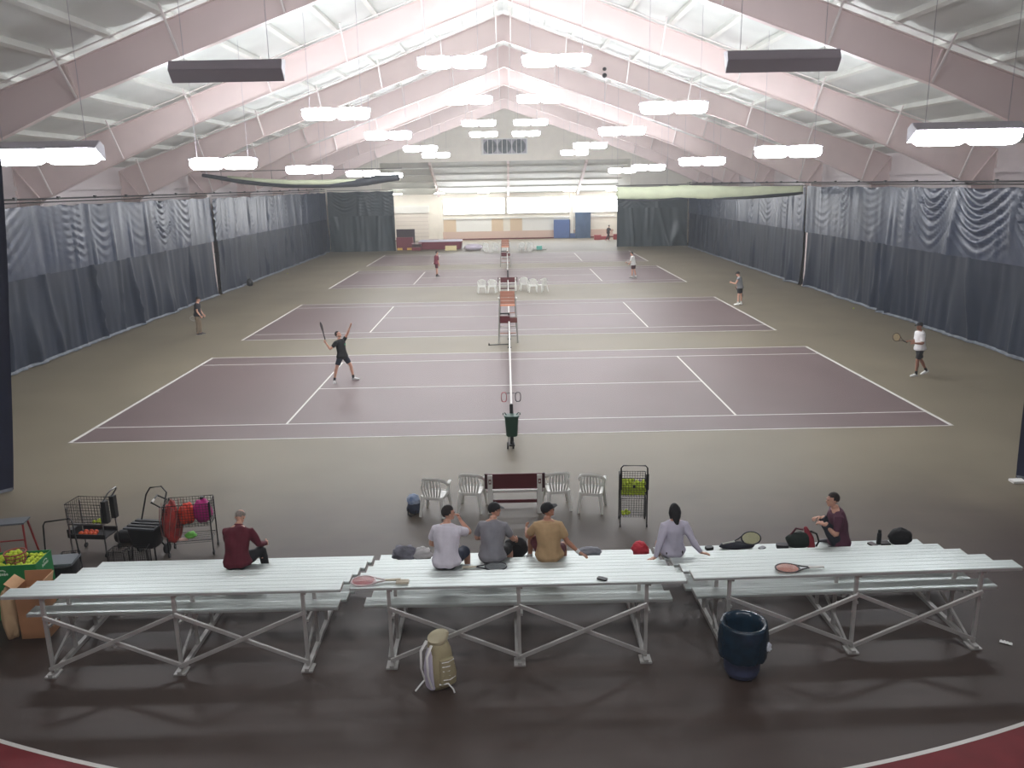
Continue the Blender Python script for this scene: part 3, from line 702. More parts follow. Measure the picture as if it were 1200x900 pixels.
# ------------------------------------------------------------------ people
SKIN = {'light': mat('skin_light', (214,164,140), 0.55, var=0.05, scale=9), 'mid': mat('skin_mid', (186,134,108), 0.55, var=0.05, scale=9), 'dark': mat('skin_tan', (150,104,84), 0.55, var=0.05, scale=9)}
m_eye = mat('eye_dark', (30,24,22), 0.3); m_lip = mat('lip', (170,100,92), 0.5)
def U(*a): return V(a).normalized()
def person(label, loc, rz, H, pose, wear, fine=True):
    k = H/1.78
    root = empty('person', loc, rz, label, 'person')
    skin = SKIN[wear.get('skin', 'light')]
    la, lb = pose.get('lean', (2, 4)); sd = pose.get('side', 0)
    tw = R(pose.get('twist', 0))
    def sdir(t):
        f = min(1, max(0, t/0.42)); a = R(la + (lb-la)*f)
        return U(math.sin(R(sd)), math.sin(a), math.cos(a))
    def sp(t):
        p = V((0,0,0)); s = 0.0; st = 0.02 if t > 0 else -0.02
        while abs(s) < abs(t)-1e-6:
            p = p + sdir(s)*st*k; s += st
        return p
    th = {}
    # legs first, to know how high the pelvis stands
    legs = {}
    for s, nm in ((-1, 'legL'), (1, 'legR')):
        dt, ds = pose.get(nm, ((s*0.06,0.03,-1), (s*0.02,-0.04,-1)))
        hip = V((s*0.088*k,0,0)); kn = hip + U(*dt)*0.435*k; an = kn + U(*ds)*0.43*k
        legs[s] = [hip, kn, an]
    pel = pose.get('seat')
    if pel is None: pel = -min(l[2].z for l in legs.values()) + 0.085*k
    O = V((0,0,pel))
    for s in legs: legs[s] = [p+O for p in legs[s]]
    SP = lambda t: sp(t) + O
    lat = V((math.cos(tw), math.sin(tw), 0))
    fwd = V((-math.sin(tw), math.cos(tw), 0))
    fem = wear.get('fem', False)
    RING = [(-0.10,0.10,0.09),(-0.06,0.15,0.115),(0.0,0.168,0.122),(0.08,0.160,0.115),(0.16,0.143,0.102),(0.24,0.145,0.105),(0.33,0.162,0.115),(0.41,0.178,0.118),(0.48,0.178,0.108),(0.53,0.140,0.088),(0.565,0.085,0.07)]
    if fem: RING = [(t, x*(0.93 if t > 0.1 else 1.02), y*0.93) for t, x, y in RING]
    B = MB(); X0 = V((1,0,0))
    def torso(mb, t0, t1, inf, inf_top=None):
        pts, rr = [], []
        for t, x, y in RING:
            if t0-1e-6 <= t <= t1+1e-6:
                q = inf + (0.032*k if inf > 0.015*k and t < 0.05 else 0) + (0.012*k if inf > 0.015*k and 0.05 < t < 0.3 else 0)
                pts.append(SP(t)); rr.append(((x*k+q), (y*k+q)))
        mb.loft(pts, rr, ref=lat, n=20, dome=0.25)
    torso(B, -0.10, 0.565, 0)
    for s in (-1, 1): B.ell(legs[s][0] + V((0,-0.035*k,-0.01*k)), (0.095*k,0.1*k,0.1*k))
    ntop = SP(0.585) + (sdir(0.5)+U(0,0.25,1))*0.016*k
    B.loft([SP(0.52), SP(0.58), ntop], [(0.08*k,0.07*k),(0.062*k,0.062*k),(0.055*k,0.06*k)], ref=lat, n=14)
    # head
    hy, hp = pose.get('head', (0, 0)); hy, hp = R(hy)+tw, R(hp)
    HY = V((-math.sin(hy)*math.cos(hp), math.cos(hy)*math.cos(hp), math.sin(hp)))
    HX = V((math.cos(hy), math.sin(hy), 0)); HZ = HX.cross(HY)
    HC = ntop + (sdir(0.5)*0.35 + HZ*0.65).normalized()*0.102*k + HY*0.022*k
    F = (HX, HY, HZ)
    def hd(x, y, z): return HC + HX*x*k + HY*y*k + HZ*z*k
    B.ell(hd(0,-0.012,0.025), (0.074*k,0.094*k,0.092*k), 16, 12, F)
    B.ell(hd(0,0.022,-0.045), (0.058*k,0.066*k,0.068*k), 14, 10, F)
    B.loft([hd(0,0.075,0.012), hd(0,0.098,-0.018), hd(0,0.088,-0.03)], [0.012*k,0.017*k,0.012*k], n=8)
    B.ell(hd(0,0.078,0.03), (0.05*k,0.016*k,0.012*k), 10, 6, F)
    B.ell(hd(0,0.08,-0.055), (0.024*k,0.013*k,0.012*k), 10, 6, F)
    B.ell(hd(0,0.07,-0.092), (0.025*k,0.02*k,0.018*k), 10, 6, F)
    for s in (-1, 1): B.ell(hd(s*0.076,-0.01,-0.008), (0.012*k,0.02*k,0.032*k), 8, 6, F)
    # arms
    ex = MB(); arms = {}
    for s, nm in ((-1, 'armL'), (1, 'armR')):
        a = pose.get(nm, ((s*0.12,0.05,-1), (s*0.02,0.2,-1)))
        du, df = U(*a[0]), U(*a[1]); dh = U(*a[2]) if len(a) > 2 and a[2] else df
        sh = SP(0.475) + lat*(s*(0.172 if fem else 0.185)*k)
        el = sh + du*0.30*k; wr = el + df*0.255*k
        pn = V(a[3]).normalized() if len(a) > 3 and a[3] else V((-s, 0.0, 0.0))
        pn = pn - dh*pn.dot(dh)
        if pn.length < 0.1: pn = V((0,0,-1)) - dh*(-dh.z)
        pn.normalize(); ac = dh.cross(pn)
        curl = a[4] if len(a) > 4 else 35
        B.loft([SP(0.485)+lat*s*0.09*k, sh, sh.lerp(el,0.35), sh.lerp(el,0.8), el], [0.06*k,0.063*k,0.053*k,0.043*k,0.041*k], n=12)
        B.loft([el, el.lerp(wr,0.25), el.lerp(wr,0.7), wr], [0.041*k,0.043*k,0.033*k,0.027*k], n=12)
        B.loft([wr, wr+dh*0.035*k, wr+dh*0.075*k, wr+dh*0.095*k], [(0.026*k,0.02*k),(0.037*k,0.017*k),(0.042*k,0.015*k),(0.04*k,0.012*k)], ref=ac, n=12, dome=0.2)
        for i, ln in enumerate((0.068,0.078,0.073,0.058)):
            sg = 1 if s > 0 else -1
            b = wr + dh*0.088*k + ac*(sg*(1.5-i)*0.0205*k)
            pts = [b]; ang = 0.0; d0 = (dh + ac*(sg*(1.5-i)*0.06)).normalized()
            for q, fr_ in enumerate((0.45,0.32,0.23)):
                ang += R(curl*(0.7 if q == 0 else 1.0))
                pts.append(pts[-1] + (d0*math.cos(ang) + pn*math.sin(ang))*ln*fr_*k*1.05)
            ex.loft(pts, [0.0095*k,0.009*k,0.008*k,0.0065*k], n=7, dome=0.7)
        sg = 1 if s > 0 else -1
        b = wr + dh*0.025*k + ac*sg*0.025*k
        p2 = b + (dh*0.6+ac*sg*0.75+pn*0.25).normalized()*0.042*k
        ex.loft([b, p2, p2+(dh*0.85+ac*sg*0.2+pn*0.5).normalized()*0.03*k, p2+(dh*0.85+pn*0.6).normalized()*0.052*k], [0.014*k,0.012*k,0.010*k,0.008*k], n=7, dome=0.7)
        arms[s] = (sh, el, wr, dh, pn, ac)
    for s in legs:
        h, kn, an = legs[s]
        B.loft([h, h.lerp(kn,0.3), h.lerp(kn,0.75), kn], [0.092*k,0.084*k,0.062*k,0.055*k], n=14)
        side = V((0,-1,0)); ds = (an-kn).normalized(); bk = (side - ds*side.dot(ds))*0.012*k
        B.loft([kn, kn.lerp(an,0.28)+bk, kn.lerp(an,0.65), an], [0.054*k,0.058*k,0.043*k,0.036*k], n=14)
    body = remesh(B, 0.009 if fine else 0.011, skin, 'body', root, smooth_it=3, extra=ex)
    # face
    for s in (-1, 1): MB().ell(hd(s*0.031,0.083,0.012), (0.011*k,0.007*k,0.006*k), 8, 6, F).build('eye', m_eye, root, smooth=180)
    MB().ell(hd(0,0.092,-0.055), (0.022*k,0.006*k,0.006*k), 8, 6, F).build('mouth', m_lip, root, smooth=180)
    # hair and cap
    hc = mat('hair_%d_%d_%d' % wear.get('hair', (34,26,24)), wear.get('hair', (34,26,24)), 0.7, var=0.25, scale=40, bump=0.3)
    hs = wear.get('style', 'short')
    mb = MB(); c = hd(0,-0.016,0.03); rx, ry, rz_ = 0.081*k, 0.102*k, (0.105 if hs != 'thin' else 0.096)*k
    n, m = 26, 18
    pt = []
    for i in range(m+1):
        a = math.pi*i/m; row = []
        for j in range(n):
            b = 2*math.pi*j/n
            l = V((math.sin(a)*math.cos(b), math.sin(a)*math.sin(b), math.cos(a)))
            row.append(l)
        pt.append(row)
    keep = lambda l: (l.z > 0.34 or (l.y < 0.25 and l.z > -0.35) or (l.y < -0.45 and l.z > -0.72)) and not (l.y > 0.78 and l.z < 0.5) and not (hs == 'thin' and l.z > 0.45)
    idx = {}
    for i in range(m):
        for j in range(n):
            q = [(i,j),(i+1,j),(i+1,(j+1) % n),(i,(j+1) % n)]
            if all(keep(pt[a][b]) for a, b in q):
                f = []
                for a, b in q:
                    if (a, b) not in idx:
                        l = pt[a][b]; w_ = 1+0.035*noise.noise(l*5)
                        idx[(a, b)] = len(mb.v); mb.v.append(tuple(c + (HX*rx*l.x + HY*ry*l.y + HZ*rz_*l.z)*w_))
                    f.append(idx[(a, b)])
                mb.f.append(tuple(f))
    if hs == 'long':
        mb.loft([hd(0,-0.06,0.06), hd(0,-0.1,0.0), hd(0,-0.095,-0.08), hd(0.01,-0.085,-0.16), hd(0.02,-0.085,-0.22)], [(0.06*k,0.03*k),(0.078*k,0.035*k),(0.078*k,0.035*k),(0.05*k,0.03*k),(0.025*k,0.02*k)], ref=HX, n=12)
        for s in (-1, 1): mb.loft([hd(s*0.06,-0.02,0.06), hd(s*0.08,-0.03,-0.03), hd(s*0.07,-0.04,-0.12)], [0.03*k,0.03*k,0.02*k], n=8)
    mb.build('hair', hc, root, smooth=180)
    if wear.get('cap'):
        cm = mat('cap_cloth', (22,22,26), 0.7); cp = MB(); c = hd(0,-0.012,0.042)
        cp.grid(lambda a, b: c + (HX*math.cos(2*math.pi*a)*math.sin(b*1.62) + HY*1.18*math.sin(2*math.pi*a)*math.sin(b*1.62))*0.09*k + HZ*(0.095*k*math.cos(b*1.62)), 20, 8)
        co = cp.build('cap', cm, root, smooth=180)
        up_ = wear.get('brim_up', 0.0)
        MB().loft([hd(0,0.06,0.045), hd(0,0.10,0.046+up_*0.3), hd(0,0.155,0.03+up_)], [(0.07*k,0.007*k),(0.078*k,0.006*k),(0.045*k,0.005*k)], ref=HX, n=12, dome=0.1).build('brim', cm, co, smooth=50)
    # shirt
    sc = wear['shirt']; m_sh = mat('cloth_%d_%d_%d' % sc, sc, 0.8, var=0.05, scale=14)
    T = MB(); inf = wear.get('loose', 0.02)*k
    torso(T, wear.get('hem', -0.06), 0.53, inf)
    T.loft([SP(0.50), SP(0.537), SP(0.574)], [(0.165*k,0.10*k),(0.15*k,0.10*k),(0.079*k,0.08*k)], ref=lat, n=16, dome=0.0)
    for s in (-1, 1):
        sh, el, wr = arms[s][:3]; sl = wear.get('sleeve', 0.6)
        T.loft([SP(0.485)+lat*s*0.09*k, sh+V((0,0,0.004)), sh.lerp(el,min(1,sl)*0.55), sh.lerp(el,min(1,sl))], [0.075*k,0.078*k,0.07*k,(0.066 if sl <= 1 else 0.054)*k], n=14, dome=0)
        if sl > 1: T.loft([el-(el-sh).normalized()*0.02, el.lerp(wr,0.2), el.lerp(wr,0.7), el.lerp(wr,min(1,sl-1))], [0.055*k,0.055*k,0.046*k,0.038*k], n=12, dome=0)
    shirt = remesh(T, 0.012, m_sh, 'jacket' if wear.get('jacket') else 'shirt', root, wrinkle=0.016, smooth_it=3)
    if wear.get('jacket'):
        MB().loft([SP(0.545), SP(0.60)], [(0.08*k,0.078*k),(0.07*k,0.07*k)], ref=lat, n=16, dome=0).build('collar', m_sh, root, smooth=60)
        MB().bar(SP(0.50)-fwd*0.135*k+lat*-0.015, SP(0.605)-fwd*0.085*k+lat*0.004, 0.025, 0.012, ref=fwd).build('collar_stripe', m_white, root)
    if wear.get('logo'):
        ctr = SP(0.40)+fwd*(0.118*k+inf+0.004)+lat*-0.06*k
        MB().lathe([(0.035,0),(0.035,0.006)], 14).build('shirt_badge', mat('badge_green', (70,160,110), 0.7), root, loc=ctr, rot=(R(-90),0,tw))
    # trousers or shorts
    bc = wear['bottom']; m_b = mat('cloth_%d_%d_%d' % bc, bc, 0.8, var=0.06, scale=14)
    T = MB(); torso(T, -0.10, 0.08, 0.012*k); ln = wear.get('leg', 0.75)
    for s in legs:
        h, kn, an = legs[s]
        T.ell(h + V((0,-0.035*k,-0.01*k)), (0.105*k,0.11*k,0.11*k))
        e = h.lerp(kn, min(ln, 1)); lo = 0.092 if ln < 1 else 0.07
        T.loft([h, h.lerp(e,0.5), e], [0.107*k,0.1*k,lo*k], n=14, dome=0)
        if ln > 1: T.loft([kn-(kn-h).normalized()*0.03, kn, kn.lerp(an,0.35), kn.lerp(an,min(1.02, ln-1))], [0.068*k,0.07*k,0.07*k,0.06*k], n=14, dome=0.05)
    remesh(T, 0.012, m_b, 'trousers' if ln > 1 else 'shorts', root, wrinkle=0.014, smooth_it=3)
    # shoes and socks
    m_s = mat('shoe_%d_%d_%d' % wear.get('shoe', (230,230,228)), wear.get('shoe', (230,230,228)), 0.5)
    m_so = mat('sock_%d_%d_%d' % wear.get('sock', (225,225,222)), wear.get('sock', (225,225,222)), 0.8)
    for s in legs:
        h, kn, an = legs[s]; fy = pose.get('footL' if s < 0 else 'footR', s*-10); tilt = pose.get('tiltL' if s < 0 else 'tiltR', 0)
        fd = V((-math.sin(R(fy))*math.cos(R(tilt)), math.cos(R(fy))*math.cos(R(tilt)), -math.sin(R(tilt))))
        fr_ = V((math.cos(R(fy)), math.sin(R(fy)), 0)); fu = fr_.cross(fd)
        hb = an - fu*0.045*k
        sh_ = MB().loft([hb-fd*0.055*k+fu*0.01*k, hb-fd*0.04*k, hb+fd*0.04*k, hb+fd*0.12*k-fu*0.012*k, hb+fd*0.185*k-fu*0.018*k, hb+fd*0.21*k-fu*0.02*k], [(0.028*k,0.035*k),(0.036*k,0.046*k),(0.042*k,0.05*k),(0.047*k,0.036*k),(0.042*k,0.026*k),(0.03*k,0.02*k)], ref=fr_, n=14, dome=0.4, sq=0.8).build('shoe', m_s, root, smooth=180)
        MB().loft([hb-fd*0.06*k-fu*0.034*k, hb+fd*0.06*k-fu*0.036*k, hb+fd*0.14*k-fu*0.036*k, hb+fd*0.21*k-fu*0.036*k], [(0.034*k,0.008*k),(0.042*k,0.008*k),(0.05*k,0.008*k),(0.035*k,0.008*k)], ref=fr_, n=12, dome=0.4).build('sole', m_white, sh_, smooth=50)
        if ln <= 1: MB().loft([an-fu*0.03*k, an.lerp(kn,0.12), an.lerp(kn,wear.get('sockh', 0.22))], [0.043*k,0.041*k,0.043*k], n=12, dome=0).build('sock', m_so, root, smooth=60)
    if wear.get('band') is not None:
        s = wear['band']; sh, el, wr = arms[s][:3]
        MB().loft([el.lerp(wr,0.78), el.lerp(wr,1.0)], [0.036*k,0.034*k], n=12, dome=0.1).build('wristband', m_white, root, smooth=60)
    mw = Matrix.Translation(V(loc)) @ Matrix.Rotation(R(rz), 4, 'Z')
    r3 = mw.to_3x3()
    return {s: (mw @ (arms[s][2] + arms[s][3]*0.085*k + arms[s][4]*0.022*k), r3 @ arms[s][3], r3 @ arms[s][4], r3 @ arms[s][5]) for s in arms}

# rackets: origin at the grip, +Y towards the head
def racket(grip, d, nrm, label, frame_c, string_c, grip_c, scale=1.0):
    d = V(d).normalized(); n = V(nrm); n = (n - d*n.dot(d)).normalized(); x = d.cross(n)
    root = empty('tennis_racket', grip, 0, label, 'racket')
    def P(a, b, c=0.0): return x*a*scale + d*b*scale + n*c*scale
    fm = mat('racket_%d_%d_%d' % frame_c, frame_c, 0.35); sm = mat('strings_%d_%d_%d' % string_c, string_c, 0.6); gm = mat('grip_%d_%d_%d' % grip_c, grip_c, 0.7)
    oval = [P(0.13*math.cos(t), 0.42+0.165*math.sin(t)) for t in [2*math.pi*i/32 for i in range(32)]]
    fb = MB().loft(oval, (0.008,0.012), ref=n, n=8, close=True)
    for s in (-1, 1): fb.loft([P(s*0.085,0.295), P(s*0.04,0.21), P(s*0.012,0.12)], [(0.01,0.011)]*3, ref=n, n=8, dome=0.1)
    fb.loft([P(-0.07,0.28), P(0,0.262), P(0.07,0.28)], [0.008]*3, n=6)
    fb.build('frame', fm, root, smooth=60)
    st = MB()
    for i in range(-7, 8):
        a = i*0.0162; h = 0.16*math.sqrt(max(0, 1-(a/0.125)**2))
        if h > 0.02: st.bar(P(a,0.42-h), P(a,0.42+h), 0.003, 0.003)
    for i in range(-9, 10):
        b = i*0.0165; h = 0.125*math.sqrt(max(0, 1-(b/0.16)**2))
        if h > 0.02: st.bar(P(-h,0.42+b), P(h,0.42+b), 0.003, 0.003)
    st.build('strings', sm, root)['kind'] = 'stuff'
    MB().loft([P(0,-0.09), P(0,-0.08), P(0,0.125)], [(0.023*scale,0.020*scale),(0.020*scale,0.018*scale),(0.018*scale,0.016*scale)], ref=x, n=8, dome=0.1).build('grip', gm, root, smooth=30)
    return root

DK = (26,26,30)
person('seated grey-haired person in a maroon jacket hunched forward on the left bleacher', (-4.45,-8.83,0.63), 0, 1.76,
       dict(seat=0.105, lean=(8,34), head=(-4,-46), armL=((-0.2,0.55,-0.8),(0.35,0.85,-0.25)), armR=((0.34,0.3,-0.9),(0.12,0.9,-0.35)),
            legL=((-0.12,0.95,-0.05),(0,0.1,-1)), legR=((0.45,0.88,0.05),(0.1,0.05,-1))),
       dict(shirt=(96,18,38), sleeve=1.97, jacket=True, bottom=DK, leg=1.95, hair=(150,140,132), style='thin', skin='light', shoe=(50,50,54), loose=0.035, hem=-0.06))
person('seated dark-haired person in a white T-shirt with a hand at the mouth, middle bleacher', (-1.06,-9.36,0.83), -12, 1.78,
       dict(seat=0.105, lean=(4,16), head=(-52,-2), armL=((-0.3,0.2,-0.9),(0.15,0.85,-0.45)), armR=((0.35,0.82,-0.42),(-0.5,-0.22,0.86),(-0.35,-0.1,0.9),(-0.5,-0.6,0),35),
            legL=((-0.2,0.95,-0.12),(0,0.15,-1)), legR=((0.28,0.93,0.02),(0,0.1,-1))),
       dict(shirt=(226,222,232), sleeve=0.66, bottom=(44,52,70), leg=0.9, hair=(30,22,20), skin='light', loose=0.034, hem=-0.06))
person('seated person in a grey T-shirt and black cap looking right, middle bleacher', (-0.37,-8.79,0.63), -8, 1.76,
       dict(seat=0.105, lean=(6,24), head=(-62,-4), armL=((-0.34,0.3,-0.85),(0.25,0.85,-0.4)), armR=((0.42,0.3,-0.85),(0.1,0.85,-0.45)),
            legL=((-0.25,0.95,-0.1),(0,0.1,-1)), legR=((0.3,0.93,-0.08),(0.05,0.1,-1))),
       dict(shirt=(142,142,148), sleeve=0.72, bottom=DK, leg=0.9, hair=(26,22,20), cap=True, skin='light', loose=0.034, hem=-0.06))
person('seated person in a tan T-shirt and black cap leaning on one arm, middle bleacher', (0.55,-8.79,0.63), -4, 1.78,
       dict(seat=0.105, lean=(-2,8), head=(-70,6), side=-3, armL=((-0.45,0.35,-0.75),(-0.1,0.85,0.1)), armR=((0.42,0.02,-0.9),(0.66,-0.1,-0.62),(0.8,-0.15,-0.35),(0,0,-1),12),
            legL=((-0.48,0.8,0.4),(-0.1,0.1,-1)), legR=((0.3,0.93,-0.05),(0.05,0.1,-1))),
       dict(shirt=(196,164,122), sleeve=0.7, bottom=(92,34,44), leg=0.75, hair=(24,20,20), cap=True, brim_up=0.03, skin='mid', loose=0.034, hem=-0.06, band=1))
person('seated person with black shoulder-length hair in a white long-sleeved top, leaning back on both hands', (2.55,-8.72,0.63), 4, 1.68,
       dict(seat=0.10, lean=(-10,-2), head=(0,-12), armL=((-0.32,-0.3,-0.88),(-0.3,-0.2,-0.9),(-0.85,-0.1,-0.25),(0,0,-1),8), armR=((0.42,-0.24,-0.86),(0.52,-0.16,-0.8),(0.95,-0.05,-0.2),(0,0,-1),8),
            legL=((-0.12,0.97,-0.1),(0,0.2,-1)), legR=((0.12,0.97,-0.1),(0,0.2,-1))),
       dict(shirt=(206,202,218), sleeve=1.97, bottom=DK, leg=0.7, hair=(18,16,20), style='long', skin='light', fem=True, loose=0.022, hem=-0.06))
person('seated short-haired person in a plum T-shirt hugging raised knees on the right bleacher', (5.52,-8.06,0.43), 82, 1.80,
       dict(seat=0.105, lean=(2,16), head=(6,-4), armL=((-0.12,0.12,-1),(0.28,0.72,0.62),(0.5,0.7,0.1),(0.3,-0.2,-1),40), armR=((0.12,0.2,-1),(-0.28,0.72,0.62),(-0.5,0.7,0.1),(-0.3,-0.2,-1),40),
            legL=((-0.10,0.64,0.76),(0.02,-0.46,-0.88)), legR=((0.10,0.60,0.79),(0.0,-0.44,-0.89))),
       dict(shirt=(92,50,70), sleeve=0.75, bottom=(48,54,64), leg=1.95, hair=(40,28,24), skin='light', shoe=(60,60,64), loose=0.03, hem=-0.06))
h = person('tennis player in black shirt and dark shorts reaching up to serve on the near court', (-5.75,6.5,0), -118, 1.78,
       dict(lean=(-4,-10), head=(12,30), armL=((-0.15,0.55,0.85),(-0.05,0.45,0.9),None,(0,0,1),10), armR=((0.42,-0.5,-0.62),(0.15,-0.45,0.78),None,None,70),
            legL=((-0.38,0.34,-0.9),(-0.12,0.1,-1)), legR=((0.26,-0.26,-0.93),(0.12,-0.22,-1)), footL=20, footR=-50),
       dict(shirt=(22,24,26), sleeve=0.62, bottom=(40,46,60), leg=0.72, hair=(30,22,20), skin='light', logo=True, shoe=(200,200,198), sock=(40,40,42), loose=0.03, hem=-0.06))
racket(h[1][0]+V((0,0,0.06)), (-0.22,0.1,1), (1,0.5,0), 'tennis racket held up by the serving player on the near court', (40,40,46), (90,86,88), (30,30,32))
h = person('tennis player in a white T-shirt, black shorts and black cap walking beside the right curtain', (13.72,5.75,0), 92, 1.80,
       dict(lean=(4,6), head=(4,-6), armL=((-0.12,0.02,-1),(0.2,0.98,0.05),None,(0.6,0,-0.5),60), armR=((0.12,0.1,-1),(-0.3,0.95,0.12),None,(-0.4,0,-1),60),
            legL=((-0.03,0.24,-1),(0,0.0,-1)), legR=((0.03,-0.28,-1),(0,-0.55,-0.9)), tiltR=25),
       dict(shirt=(238,236,236), sleeve=0.75, bottom=DK, leg=0.85, hair=(24,20,20), cap=True, skin='dark', sock=(30,30,32), loose=0.03, hem=-0.06))
racket(h[1][0]+V((-0.08,-0.03,0.0)), (-0.8,-0.25,0.4), (-0.1,-0.9,0.2), 'tennis racket held in front by the white-shirted player near the right curtain', (70,50,44), (196,170,120), (40,36,36))
h = person('tennis player in a grey sleeveless top, black shorts and cap beyond the second court', (12.4,22.45,0), 62, 1.76,
       dict(lean=(6,12), head=(12,-24), armL=((-0.2,0.4,-0.85),(0.3,0.9,0.15)), armR=((0.3,0.1,-0.95),(0.25,0.5,-0.8)),
            legL=((-0.14,0.12,-1),(-0.06,0.0,-1)), legR=((0.12,-0.06,-1),(0.05,-0.06,-1))),
       dict(shirt=(128,130,132), sleeve=0.25, bottom=DK, leg=0.75, hair=(24,20,20), cap=True, skin='light', loose=0.028, hem=-0.06, shoe=(240,240,236)), False)
racket(h[1][0]+V((0.0,0.0,-0.02)), (0.5,-0.2,-0.85), (0.3,0.9,0), 'tennis racket hanging from the hand of the grey-topped player', (50,50,54), (90,90,90), (24,24,26))
h = person('standing tennis player in a black shirt, black cap and khaki trousers beside the left curtain', (-14.35,16.42,0), -84, 1.74,
       dict(lean=(2,8), head=(4,-12), armL=((-0.14,0.12,-1),(0.1,0.55,-0.85)), armR=((0.16,0.05,-1),(-0.1,0.5,-0.85),None,None,60),
            legL=((-0.06,0.1,-1),(0,-0.02,-1)), legR=((0.06,-0.02,-1),(0,-0.1,-1))),
       dict(shirt=(32,30,36), sleeve=0.6, bottom=(128,112,92), leg=1.96, hair=(24,20,20), cap=True, skin='light', loose=0.03, hem=-0.06, shoe=(70,60,60)), False)
racket(h[1][0]+V((0,0.03,-0.01)), (-0.95,0.1,-0.1), (0.2,0.9,0.4), 'tennis racket carried low by the khaki-trousered player at the left curtain', (210,208,200), (200,196,188), (30,30,32))
person('distant tennis player in a maroon shirt and maroon shorts on the third court', (-5.21,39.1,0), -60, 1.82,
       dict(lean=(2,6), head=(-10,0), legL=((-0.06,0.2,-1),(0,0.05,-1)), legR=((0.08,-0.1,-1),(0,-0.1,-1))),
       dict(shirt=(120,40,58), sleeve=0.8, bottom=(86,26,40), leg=0.8, hair=(34,26,24), skin='light', loose=0.034, hem=-0.08, shoe=(90,84,84), sock=(60,50,52)), False)
h = person('distant tennis player in a white shirt and dark maroon shorts on the third court', (8.72,35.7,0), 70, 1.80,
       dict(lean=(6,10), head=(0,-10), armL=((-0.2,0.3,-0.9),(0.2,0.8,-0.2)), armR=((0.2,0.1,-0.95),(0,0.7,-0.5)), legL=((-0.04,0.16,-1),(0,0,-1)), legR=((0.06,-0.12,-1),(0,-0.3,-1))),
       dict(shirt=(232,232,228), sleeve=0.8, bottom=(70,24,32), leg=0.72, hair=(24,20,20), skin='light', loose=0.034, hem=-0.06, shoe=(130,126,122)), False)
racket(h[-1][0], (0.3,-0.9,0.3), (0.6,0.2,0.6), 'tennis racket of the distant white-shirted player on the third court', (200,200,196), (190,190,186), (60,60,60))
person('very distant person in dark clothes striding past low red boxes by the far wall', (11.6,73.3,0), -60, 1.78,
       dict(lean=(8,10), armL=((-0.2,-0.5,-0.85),(0,0.2,-1)), armR=((0.2,0.5,-0.85),(0,0.9,0.1)), legL=((-0.04,0.5,-0.9),(0,0,-1)), legR=((0.04,-0.35,-0.95),(0,-0.6,-0.8)), tiltR=30),
       dict(shirt=(44,34,44), sleeve=0.8, bottom=(30,28,34), leg=1.95, hair=(24,20,20), skin='mid', loose=0.03, hem=-0.06, shoe=(200,120,120)), False)

# ------------------------------------------------------------------ balls
BALL = None
def ball(loc, label, group):
    global BALL
    if BALL is None:
        import bmesh
        bm = bmesh.new(); bmesh.ops.create_icosphere(bm, subdivisions=2, radius=0.034)
        me = bpy.data.meshes.new('tennis_ball'); bm.to_mesh(me); bm.free(); me.materials.append(m_ball)
        me.polygons.foreach_set('use_smooth', [True]*len(me.polygons)); BALL = me
    o = bpy.data.objects.new('tennis_ball', BALL); COL.objects.link(o); o.location = loc
    o.rotation_euler = (random.random()*6, random.random()*6, 0)
    return tag(o, label, 'ball', group)

# ------------------------------------------------------------------ carts and ball containers
def castor(root, x, y):
    o = MB().lathe([(0.012,-0.012),(0.045,-0.012),(0.045,0.012),(0.012,0.012)], 14).build('castor', m_black, root, smooth=40, loc=(x,y,0.045), rot=(0,R(90),0))
    MB().bar((0,0,0), (-0.05,0.0,0.0), 0.02, 0.02, ref=(1,0,0)).build('fork', m_wire, o)
def wire_box(root, name, x0, x1, y0, y1, z0, z1, m, step=0.05, r=0.0035, sides='lrfbn'):
    nx, ny, nz = [max(1, round(abs(b-a)/step)) for a, b in ((x0,x1),(y0,y1),(z0,z1))]
    P = dict(n=((x0,y0,z0),(x1-x0,0,0),(0,y1-y0,0),nx,ny), f=((x0,y1,z0),(x1-x0,0,0),(0,0,z1-z0),nx,nz), b=((x0,y0,z0),(x1-x0,0,0),(0,0,z1-z0),nx,nz),
             l=((x0,y0,z0),(0,y1-y0,0),(0,0,z1-z0),ny,nz), r=((x1,y0,z0),(0,y1-y0,0),(0,0,z1-z0),ny,nz))
    nm = dict(n='basket_floor', f='basket_front', b='basket_back', l='basket_side', r='basket_side')
    for s in sides:
        o, u, v, a, b = P[s]; MB().wires(o, u, v, a, b, r).build(nm[s] if not name else name+'_'+nm[s].split('_')[1], m, root)
    MB().tube([(x0,y0,z1),(x1,y0,z1),(x1,y1,z1),(x0,y1,z1)], 0.008, 6, close=True).build((name or 'basket')+'_rim', m, root)
# the full ball cart right of the chairs
c = empty('ball_cart', (2.33,-5.95,0), -4, 'tall black wire ball cart full of yellow balls, right of the white chairs', 'cart')
wire_box(c, 'upper', -0.25, 0.25, -0.2, 0.2, 0.62, 1.0, m_wire)
wire_box(c, 'lower', -0.24, 0.24, -0.19, 0.19, 0.2, 0.58, m_wire, r=0.0025)
for x in (-0.255, 0.255):
    for y in (-0.205, 0.205):
        MB().bar((x,y,0.09), (x,y,1.0), 0.022, 0.022, ref=(1,0,0)).build('post', m_wire, c)
        castor(c, x, y)
    MB().box((x,-0.2,0.93), (0.05,0.02,0.32)).build('corner_plate', m_black, c)
MB().tube([(-0.255,-0.2,0.95),(-0.25,-0.22,1.22),(-0.21,-0.23,1.27),(0.21,-0.23,1.27),(0.25,-0.22,1.22),(0.255,-0.2,0.95)], 0.014, 8).build('handle', m_wire, c, smooth=60)
MB().box((0.0,-0.215,0.84), (0.05,0.012,0.06)).build('badge', m_black, c)
